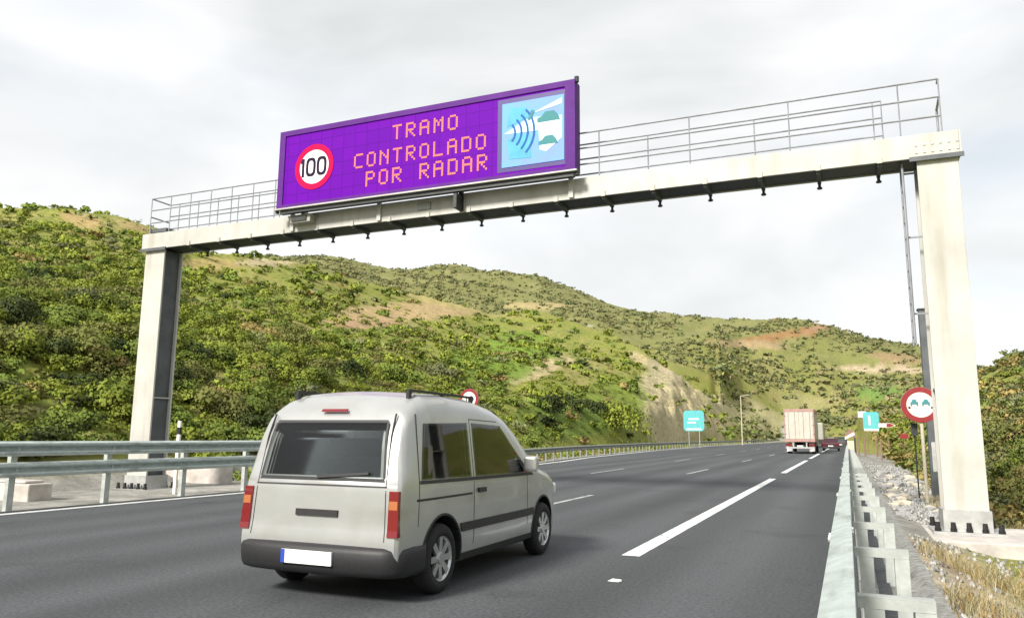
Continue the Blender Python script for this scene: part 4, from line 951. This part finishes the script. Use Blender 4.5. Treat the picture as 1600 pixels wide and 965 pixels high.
def second_lorry():
    t = thing('lorry', 'beige tarpaulin lorry far ahead showing between the white lorry and the teal sign', 'lorry', (-4.6, 128, 0), world_coords=False)
    k = MB(); k.box(-1.25,1.25,0,9,1.1,3.7); bx = k.build('cargo_box', 'grey_paint', t, bevel=.15)
    k = MB(); k.box(-1.1,1.1,-.03,-.002,1.3,3.5); k.build('rear_door', 'grey_paint', bx)
    k = MB(); k.box(-1.2,1.2,.1,9.5,.5,1.08); k.build('chassis', 'plastic', t)
    k = MB(); k.box(-1.2,1.2,9.3,11.2,.6,3.1); k.build('cab', 'truck_white', t, bevel=.1)
    for s_ in (-1,1):
        for y in (1.5,2.8,10.2): wheel(t, s_*1.0, y, .5, .34, s_, 8)
    return t
second_lorry()

# ------------------------------------------------------------------ vegetation
def bush_arrays(n, seed, flat_=.75, leaf=.16, blobs=6, spread=.62):
    g = np.random.default_rng(seed)
    bc = np.stack([g.normal(0,spread*.55,blobs), g.normal(0,spread*.55,blobs), g.uniform(.12,.72,blobs)], -1); br = g.uniform(.30,.52,blobs)
    which = g.integers(0, blobs, n); d = g.normal(size=(n,3)); d /= np.linalg.norm(d, axis=1)[:,None]
    d[:,2] = np.where(d[:,2] < -.35, -d[:,2], d[:,2])
    rad = br[which]*g.uniform(.55,1.08,n)
    c = bc[which]+d*rad[:,None]; c[:,2] = np.maximum(c[:,2]*flat_, .02)
    nrm = d+g.normal(0,.55,(n,3)); nrm /= np.linalg.norm(nrm, axis=1)[:,None]
    t = np.cross(nrm, g.normal(size=(n,3))); t /= np.linalg.norm(t, axis=1)[:,None]; b = np.cross(nrm, t)
    s = leaf*g.uniform(.6,1.4,n)[:,None]; a = s*g.uniform(.45,.8,n)[:,None]
    v = np.stack([c-t*s, c-b*a+nrm*s*.12, c+t*s, c+b*a-nrm*s*.12], 1)
    nn = d*.55+np.array([0,0,.55])+nrm*.25+(c-np.array([0,0,.3]))*.5; nn /= np.linalg.norm(nn, axis=1)[:,None]
    return np.concatenate([v, np.repeat(nn[:,None], 4, axis=1)], 2)   # n,4,(position, rounded foliage normal)
def bush_mesh(name, arr, m):
    v = arr[...,:3].reshape(-1,3); me = np_mesh(name, v, np.arange(len(v)).reshape(-1,4), m, smooth=True)
    me.normals_split_custom_set_from_vertices(arr[...,3:].reshape(-1,3).tolist()); return me
LEAF = dict(lime=(.22,.26,.038), green=(.165,.22,.04), olive=(.19,.20,.055), grey=(.19,.205,.09), dark=(.048,.068,.018), dry=(.32,.25,.09))
LM = {k_: leaf_mat('leaf_'+k_, c_) for k_, c_ in LEAF.items()}
kinds = list(LEAF); KW = dict(lime=.40, green=.29, olive=.19, grey=.05, dark=.03, dry=.04)
proto = {}
for i, kd in enumerate(kinds):
    proto[kd] = [bush_mesh('shrub', bush_arrays(1300, 100+10*i+j, .72+.1*j, .055, 8+j), LM[kd]) for j in range(3)]
high = [bush_arrays(300, 200+j, .74, .088, 7) for j in range(10)]
mid = [bush_arrays(130, 250+j, .72, .13, 6) for j in range(10)]
low = [bush_arrays(46, 300+j, .72, .23, 6) for j in range(10)]
tiny = [bush_arrays(11, 400+j, .7, .40, 4) for j in range(10)]
tuft = [bush_arrays(34, 450+j, .8, .17, 5) for j in range(10)]
# candidate positions: spread evenly over the picture of the slopes
cand = []
def scatter(n, px0, px1, rmin, rmax, power):
    px = RNG.uniform(px0, px1, n)
    az = np.array([az_el(p_, 600)[0] for p_ in px])
    r = rmin*(rmax/rmin)**(RNG.uniform(0,1,n)**power)
    x, y = -np.sin(az)*r, np.cos(az)*r
    return px, r, x, y
def clear_of_road(x, y, m=2.0):
    return ((x < left_edge(np.clip(y,-80,340))-3.6-m*.5) & ~((x > -20.2) & (y > 11) & (y < 19))) | (x > 2.0+.015*np.maximum(y-10,0)+m*.6)
bushes = []
for n, px0, px1, r0, r1, pw in ((3700,-60,1130,20,215,1.0), (1300,1010,1345,105,335,.9), (900,1325,1490,24,330,.9), (800,1330,1480,26,140,1.0), (900,1480,1660,17,200,1.0)):
    px, r, x, y = scatter(n, px0, px1, r0, r1, pw)
    z = terrain_z(x, y); c, bare = soil(x, y, z); keep = clear_of_road(x, y) & (RNG.uniform(0,1,n) > bare*.93)
    keep &= ~((x > 0) & (x < 4.5) & (y > 11) & (y < 18))
    rad = (.33+.62*RNG.uniform(0,1,n)**1.7)*(1+r/150)*(.75 if px0 > 1400 else 1)
    gx, gy = project(x, y, z)
    patchn = fbm(x/11, y/11, 3, 71)
    for i in np.nonzero(keep)[0]:
        w = dict(KW)
        if gx[i] > 1440 and r[i] < 120: w = dict(lime=.05, green=.10, olive=.42, grey=.16, dark=.09, dry=.08)
        elif patchn[i] > .58: w['lime'] *= 2.4; w['grey'] *= .4; w['dark'] *= .3
        elif patchn[i] < .42: w['green'] *= 1.6; w['dark'] *= 2.2; w['grey'] *= 1.4; w['lime'] *= .7
        kk = RNG.choice(kinds, p=np.array([w[q1] for q1 in kinds])/sum(w.values()))
        bushes.append([x[i], y[i], z[i], rad[i], r[i], kk, gx[i]])
# shrubs that stand out in the photograph: pixel of the foot, distance, radius in photo pixels, kind, label
NAMED = [
 (305,562,42,'dark',30,'round dark green shrub on the slope directly right of the far gantry post'),
 (548,588,58,'dark',26,'dark grey-green shrub on the hillside above the left part of the van roof'),
 (690,592,66,'grey',26,'rounded grey-green shrub just above the van roof, left of the small round sign'),
 (905,640,62,'dark',30,'darkest shrub on the hillside right of the small round speed sign'),
 (858,644,60,'dark',28,'dark shrub leaning against the darkest shrub, on its left side'),
 (25,512,48,'dark',34,'dark shrub high on the slope at the left edge of the picture'),
 (112,542,42,'dark',24,'small dark shrub in the middle of the slope left of the far gantry post'),
 (185,556,40,'dark',26,'dark green shrub touching the left side of the far gantry post halfway up'),
 (160,640,30,'lime',40,'bright lime green shrub at the hill foot left of the far gantry post'),
 (340,650,33,'olive',48,'big olive shrub behind the double guardrail between the far gantry post and the van'),
 (30,560,36,'lime',34,'yellow-green shrub at the left edge below the dark one'),
 (960,668,72,'lime',38,'broad yellow-green shrub at the hill foot left of the rock cutting'),
 (1470,745,30,'green',22,'green shrub between the no overtaking sign pole and the near gantry post'),
 (1585,790,17,'olive',40,'brownish olive shrub just behind the pale footing at the right edge'),
 (1555,700,24,'grey',30,'grey leaved shrub beside the near gantry post, halfway up the right slope'),
 (40,788,18.5,'dark',26,'low dark bush behind the double guardrail at the left edge'),
]
placed = []
for px, py, r, kd, rp, lab in NAMED:
    az, _ = az_el(px, py); x, y = -math.sin(az)*r, math.cos(az)*r
    # walk along the sight line to where it meets the slope
    best = None
    for rr in np.linspace(14, 240, 900):
        xx, yy = -math.sin(az)*rr, math.cos(az)*rr; gx, gy = project(xx, yy, float(terrain_z(xx, yy)))
        if rr > 14.5 and clear_of_road(np.array(xx), np.array(yy), .4) and gy <= py+1: best = (xx, yy, rr); break
    if best: x, y, r = best
    rad = rp/FPX*r*1.05
    o = inst('shrub', proto[kd][len(placed)%3], None, (x, y, float(terrain_z(x,y))-.12*rad), random.uniform(0,6.28), (rad*1.15, rad*1.15, rad*1.25))
    tag(o, lab, 'shrub', 'shrubs on the hillsides'); placed.append((x,y,rad))
# the largest of the rest one by one, the remainder as one mass
def in_view(b): return -60 < b[6] < 1660
size = [b[3]/b[4] if in_view(b) else 0 for b in bushes]
order = np.argsort(size)[::-1]
SHLAB = dict(lime='yellow-green shrub', green='mid green shrub', olive='olive green shrub', grey='grey-green shrub', dark='dark green shrub', dry='dry straw brown shrub')
for cnt, i in enumerate(order[:280]):
    x, y, z, rad, r, kd, gx = bushes[i]
    o = inst('shrub', proto[kd][cnt%3], None, (x, y, z-.15*rad), random.uniform(0,6.28), (rad*1.1, rad*random.uniform(.95,1.25), rad*random.uniform(.85,1.25)))
    gx, gy = project(x, y, z); q_ = cnt/280; ht = o.scale[2]/o.scale[0]
    sz = ('large' if q_ < .33 else 'middling' if q_ < .66 else 'small')+(' tall' if ht > 1.03 else ' low' if ht < .88 else ' rounded')
    if gx < 60 and x < 0: where = 'at the left edge of the hillside'
    elif gx < 125: where = 'well left of the far gantry post'
    elif gx < 215: where = 'just left of the far gantry post'
    elif gx < 330: where = 'right beside the far gantry post'
    elif gx < 440: where = 'under the short railing left of the violet sign'
    elif gx < 590: where = 'on the slope under the left half of the violet sign'
    elif gx < 700: where = 'on the slope above the middle of the van roof'
    elif gx < 800: where = 'on the slope above the windscreen end of the van'
    elif gx < 930: where = 'on the slope under the right end of the violet sign'
    elif gx < 1120: where = 'near the rock cutting'
    elif gx < 1330: where = 'on the slope behind the lorries'
    elif gx < 1475: where = 'behind the no overtaking sign'
    elif gx < 1560: where = 'right beside the near gantry post'
    else: where = 'at the right edge, right of the near gantry post'
    band = 'close behind the guardrail' if (r < 29 and x < 0) else ('lowest, ' if r < 29 else ('low down' if r < 40 else ('halfway up' if r < 70 else 'high up')))
    band = 'low down' if band == 'lowest, ' else band
    lab = sz+' '+SHLAB[kd]+' '+band+' '+where
    tag(o, ' '.join(lab.split()[:16]), 'shrub', 'shrubs on the hillsides')
def mass(name, items, protos, m, kind='stuff'):
    V = []; Cc = []; NN = []
    for x, y, z, rad, kd in items:
        pl = protos(x, y) if callable(protos) else protos; a6 = pl[RNG.integers(len(pl))]; a = a6[...,:3]; n6 = a6[...,3:].reshape(-1,3); t = RNG.uniform(0, 6.28); c, s = math.cos(t), math.sin(t)
        v = a.reshape(-1,3)*np.array([rad*1.1, rad*RNG.uniform(.9,1.2), rad*RNG.uniform(.8,1.2)])
        V.append(np.stack([v[:,0]*c-v[:,1]*s+x, v[:,0]*s+v[:,1]*c+y, v[:,2]+z-.12*rad], -1))
        NN.append(np.stack([n6[:,0]*c-n6[:,1]*s, n6[:,0]*s+n6[:,1]*c, n6[:,2]], -1))
        col = np.array(LEAF[kd] if isinstance(kd, str) else kd)*RNG.uniform(.8,1.3)
        lf = np.repeat(RNG.uniform(.75,1.25,(len(v)//4,1)), 4, axis=0); Cc.append(col*lf)
    V = np.vstack(V); Cc = np.vstack(Cc)
    me = np_mesh(name, V, np.arange(len(V)).reshape(-1,4), m, Cc, True); me.normals_split_custom_set_from_vertices(np.vstack(NN).tolist())
    return tag(inst(name, me), kind=kind)
LEAFM = attr_mat('scrub_leaf', 'tint', 0.75, 2.0, 0.25, 0.22)
rest = [bushes[i] for i in order[280:]]
o = mass('hillside_scrub', [(b_[0],b_[1],b_[2],b_[3],b_[5]) for b_ in rest], lambda x, y: high if math.hypot(x,y) < 55 else (mid if math.hypot(x,y) < 110 else low), LEAFM)
tag(o, 'dense mixed green scrub covering the slopes', 'scrub')
# far ridges
far = []
n = 34000
px, r, x, y = scatter(n, -80, 1680, 215, 660, .8)
z = terrain_z(x, y); c, bare = soil(x, y, z)
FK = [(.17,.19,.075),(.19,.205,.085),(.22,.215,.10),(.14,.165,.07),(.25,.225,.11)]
fden = fbm(x/38, y/38, 4, 91)
for i in np.nonzero((RNG.uniform(0,1,n) > bare*.92) & (RNG.uniform(.30,.62,n) < fden) & ~((x > -24) & (x < 6) & (y < 300)))[0]:
    far.append((x[i], y[i], z[i], RNG.uniform(.8,2.2), FK[RNG.integers(5)]))
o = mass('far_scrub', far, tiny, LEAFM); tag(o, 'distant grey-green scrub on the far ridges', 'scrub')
# undergrowth: small tufts filling the slopes near the road
und = []
n = 6500
px, r, x, y = scatter(n, -60, 1130, 19, 150, 1.0)
z = terrain_z(x, y); c, bare = soil(x, y, z)
for i in np.nonzero(clear_of_road(x, y, .2) & (RNG.uniform(0,1,n) > bare*.6))[0]: und.append((x[i],y[i],z[i],RNG.uniform(.25,.6),RNG.choice(['lime','lime','olive','green'])))
yv = RNG.uniform(19, 150, 900); xv = left_edge(yv)-RNG.uniform(1.3, 4.5, 900); zv_ = terrain_z(xv, yv)
for i in range(900): und.append((xv[i],yv[i],zv_[i],RNG.uniform(.2,.5),RNG.choice(['lime','lime','green','dry'])))
yv = 45*(260/45)**RNG.uniform(0,1,700); xv = 2.6+.012*yv+RNG.uniform(0,1,700)**1.5*(4+.06*yv); zv_ = terrain_z(xv, yv)
for i in range(700): und.append((xv[i],yv[i],zv_[i],RNG.uniform(.25,.7)*(1+yv[i]/150),RNG.choice(['dry','olive','green','dry'])))
n = 900
px, r, x, y = scatter(n, 1400, 1660, 15, 70, 1.0)
z = terrain_z(x, y)
for i in np.nonzero(clear_of_road(x, y, .6) & ~((x < 3.8) & (y > 11) & (y < 18)))[0]: und.append((x[i],y[i],z[i],RNG.uniform(.25,.55),RNG.choice(['olive','dry','dry','grey'])))
o = mass('undergrowth', und, tuft, LEAFM); tag(o, 'low mixed undergrowth between the shrubs', 'undergrowth')
# dry grass in front of the near footing and along the verge
def grass(name, pts, h0, h1, cols):
    n = len(pts); a = RNG.uniform(0,6.28,n); h = RNG.uniform(h0,h1,n); w = RNG.uniform(.002,.0045,n); ln = RNG.uniform(.3,1.4,n)*h
    dx, dy = np.cos(a), np.sin(a); b = pts
    sd = np.stack([-dy*w,dx*w,0*w],-1); mid = b+np.stack([dx*ln*.4,dy*ln*.4,h*.62],-1); tip = b+np.stack([dx*ln,dy*ln,h*.9],-1)
    v = np.stack([b-sd, b+sd, mid+sd*.8, mid-sd*.8, tip+sd*.15, tip-sd*.15], 1).reshape(-1,3)
    i0 = np.arange(n)[:,None]*6; fc = np.concatenate([i0+np.array([0,1,2,3]), i0+np.array([3,2,4,5])])
    cc = np.array(cols)[RNG.integers(0,len(cols),n)]*RNG.uniform(.7,1.3,(n,1)); cc = np.repeat(cc, 6, axis=0)
    return tag(inst(name, np_mesh(name, v, fc, attr_mat('dry_grass', 'tint', .8, 4, .2, .3), cc)), 'dry straw yellow grass around the near gantry footing', 'grass', kind='stuff')
tc_ = np.stack([RNG.uniform(.75,3.6,420), RNG.uniform(2.6,12.2,420)], -1)
tc_ = np.vstack([tc_, np.stack([RNG.uniform(1.9,5.5,200), RNG.uniform(14.5,26,200)], -1)])
dens = fbm(tc_[:,0]/.9, tc_[:,1]/.9, 3, 88); tc_ = tc_[dens > .50]
gp = np.repeat(tc_, 60, axis=0)+RNG.normal(0,.12,(len(tc_)*60,2))
gp = gp[(gp[:,0] > .74) & ~((gp[:,0] > .78) & (gp[:,0] < 3.4) & (gp[:,1] > 13.93) & (gp[:,1] < 16.45))]
gp3 = np.column_stack([gp, terrain_z(gp[:,0], gp[:,1])-.01])
grass('dry_grass', gp3, .08, .27, [(.44,.34,.17),(.50,.42,.25),(.38,.33,.19),(.30,.30,.15),(.44,.29,.11)])
# stones on the right verge
def stone(seed):
    g = np.random.default_rng(seed); bm = bmesh.new(); bmesh.ops.create_icosphere(bm, subdivisions=1, radius=1)
    for v in bm.verts: v.co *= g.uniform(.72,1.15); v.co.z *= .6
    me = bpy.data.meshes.new('stone'); bm.to_mesh(me); bm.free(); return me
sp_ = [stone(s) for s in range(6)]
for m_ in sp_[:4]: m_.materials.append(MT['rock'])
for m_ in sp_[4:]: m_.materials.append(MT['pale_stone'])
for i in range(130):
    y = 13.5*(40/13.5)**RNG.uniform(); x = RNG.uniform(.85, 1.9+.03*(y-13))
    if y < 16.8: continue
    s_ = RNG.uniform(.06,.15)*(1+.03*(y-13))
    o = inst('stone', sp_[i%6], None, (x, y, float(terrain_z(x,y))+.25*s_), RNG.uniform(0,6), (s_*RNG.uniform(.9,1.5), s_, s_*RNG.uniform(.8,1.2)))
    tag(o, 'pale angular stone on the gravel verge behind the right guardrail' if i%6 > 3 else 'grey angular stone on the gravel verge behind the right guardrail', 'stone', 'loose stones on the right verge')
gv = []
gme = []
n = 9000; y = 3.0*(55/3.0)**RNG.uniform(0,1,n); x = RNG.uniform(.72, 2.4, n)+RNG.uniform(0,1,n)*.02*y
k2 = np.nonzero(~((x > .7) & (x < 3.45) & (y > 13.9) & (y < 16.5)) & ~((y < 13.9) & (x > .95) & (RNG.uniform(0,1,n) > .22)))[0]
tet = np.array([(1,0,-.3),(-.5,.87,-.3),(-.5,-.87,-.3),(.1,.05,.75)]); tf = np.array([(0,1,3),(1,2,3),(2,0,3),(0,2,1)])
V = []; Fc = []; Cg = []
for j, i in enumerate(k2):
    s_ = RNG.uniform(.018,.05)*(1+.02*y[i]); t = RNG.uniform(0,6.28); c, s = math.cos(t), math.sin(t)
    vv = tet*s_; V.append(np.stack([vv[:,0]*c-vv[:,1]*s+x[i], vv[:,0]*s+vv[:,1]*c+y[i], vv[:,2]],-1)); Fc.append(tf+4*j)
    Cg.append(np.repeat([np.array([.33,.325,.31])*RNG.uniform(.45,1.4)], 4, axis=0))
V = np.vstack(V); V[:,2] += terrain_z(np.repeat(x[k2],4), np.repeat(y[k2],4))+.01
o = inst('gravel', np_mesh('gravel', V, np.vstack(Fc), attr_mat('gravel_stone', 'tint', .9, 20, .3), np.vstack(Cg))); tag(o, 'grey gravel on the right verge', 'gravel', kind='stuff')
